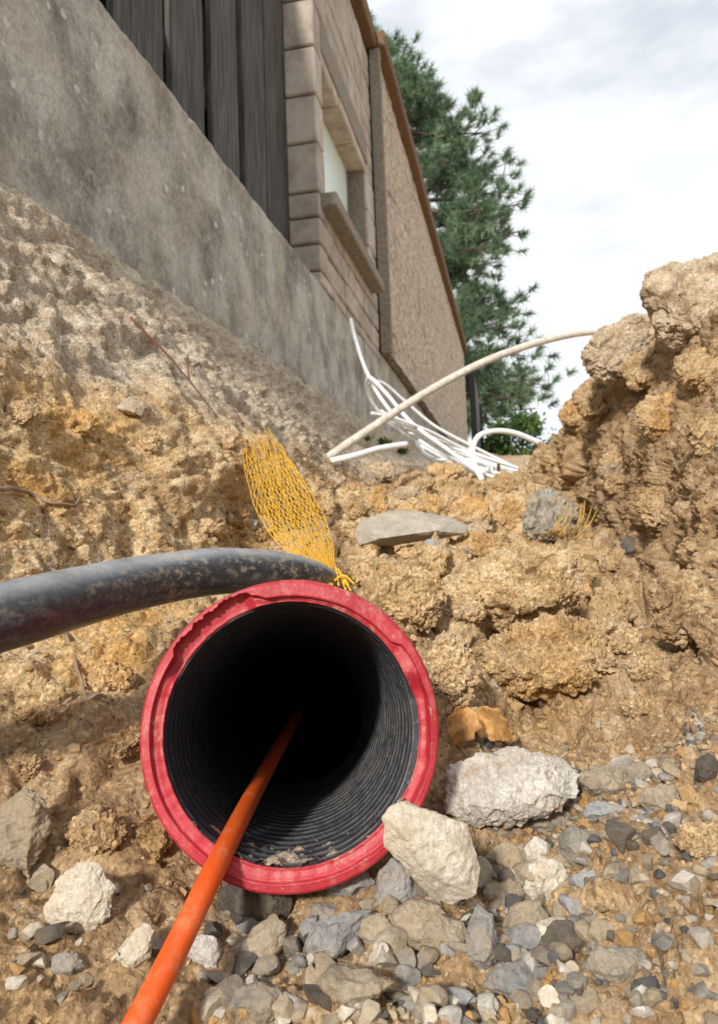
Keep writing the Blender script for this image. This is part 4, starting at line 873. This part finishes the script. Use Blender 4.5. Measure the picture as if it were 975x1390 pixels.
for c0, dr in tufts:
    n = 64; dr = dr/np.linalg.norm(dr); dd = dr[None]*.75+rg.normal(size=(n, 3))*.62; dd /= np.linalg.norm(dd, axis=1)[:, None]
    ln = rg.uniform(.13, .25, (n, 1)); s = np.cross(dd, rg.normal(size=(n, 3))); s /= np.linalg.norm(s, axis=1)[:, None]
    o = c0+dr*rg.uniform(-.12, .06, (n, 1)); nv.append(np.stack([o-s*.010, o+s*.010, o+dd*ln], 1))
nv = np.concatenate(nv).reshape(-1, 3); obj('crown', nv, np.arange(len(nv)).reshape(-1, 3), NEEDLE, tp, smooth=False)
SHRUB = leafmat('shrub_leaf', (0.045, 0.095, 0.022), (0.13, 0.20, 0.06))
def shrub(px, py, wpx, hpx, Z, n, seed, label):
    rg = np.random.default_rng(seed); c0 = P(px, py, Z); s = wpx*Z/FPX/2; hz = hpx*Z/FPX/2; b = c0.copy(); b[2] = 1.15
    e = empty('shrub', tuple(b), label, 'shrub'); st = []
    for k in range(9):
        t = c0+np.array([rg.normal()*s*.5, rg.normal()*s*.4, rg.uniform(-.2, .7)*hz]); st.append(tube(catmull([b+np.array([rg.normal()*.1, rg.normal()*.1, 0]), (b+t)/2+rg.normal(size=3)*.06, t], 5), .016, 5))
    v, f = join(st); obj('stem', v, f, BARK, e)
    cl = rg.normal(size=(40, 3)); cl /= np.linalg.norm(cl, axis=1)[:, None]; cl *= rg.uniform(.35, 1, (40, 1))**.6; ctr = c0+cl*np.array([s, s, hz])
    p = ctr[rg.integers(0, 40, n)]+rg.normal(size=(n, 3))*np.array([s, s, hz])*.16; p = p[p[:, 2] > 1.1]; n = len(p)
    a = rg.normal(size=(n, 3)); a /= np.linalg.norm(a, axis=1)[:, None]; bb = np.cross(a, rg.normal(size=(n, 3))); bb /= np.linalg.norm(bb, axis=1)[:, None]; l = rg.uniform(.03, .06, (n, 1))
    q = np.stack([p-a*l, p-bb*l*.5, p+a*l, p+bb*l*.5], 1).reshape(-1, 3); obj('foliage', q, np.arange(len(q)).reshape(-1, 4), SHRUB, e, smooth=False)
shrub(705, 610, 110, 90, 12.5, 5000, 1, 'broad green leafy shrub beyond the arched white duct'); shrub(672, 622, 60, 50, 14, 3000, 2, 'low green shrub next to the dark far fence post')
shrub(800, 640, 150, 70, 16, 4000, 3, 'green shrub mostly hidden by the right earth bank')
FPOST = plain('far_post_wood', (0.055, 0.05, 0.052), .8, .2, .3); FBOARD = plain('far_board', (0.20, 0.185, 0.18), .85, .2, .25)
b = P(645, 600, 11.6); ff_ = empty('garden_fence', (b[0], b[1], 1.15), 'short grey board fence with a dark post beyond the house end', 'fence')
zt = P(645, 500, 11.6)[2]
bev_box('post', b[0]-.045, b[0]+.045, b[1]-.045, b[1]+.045, 1.1, zt, .008, FPOST, ff_)
for k in range(7): bev_box('board', b[0]+.02, b[0]+.045, b[1]+.10+k*.16, b[1]+.245+k*.16, 1.12, zt-.10-.02*k, .005, FBOARD, ff_)
bev_box('post', b[0]+.01, b[0]+.09, b[1]+1.25, b[1]+1.33, 1.1, zt-.3, .008, FPOST, ff_)
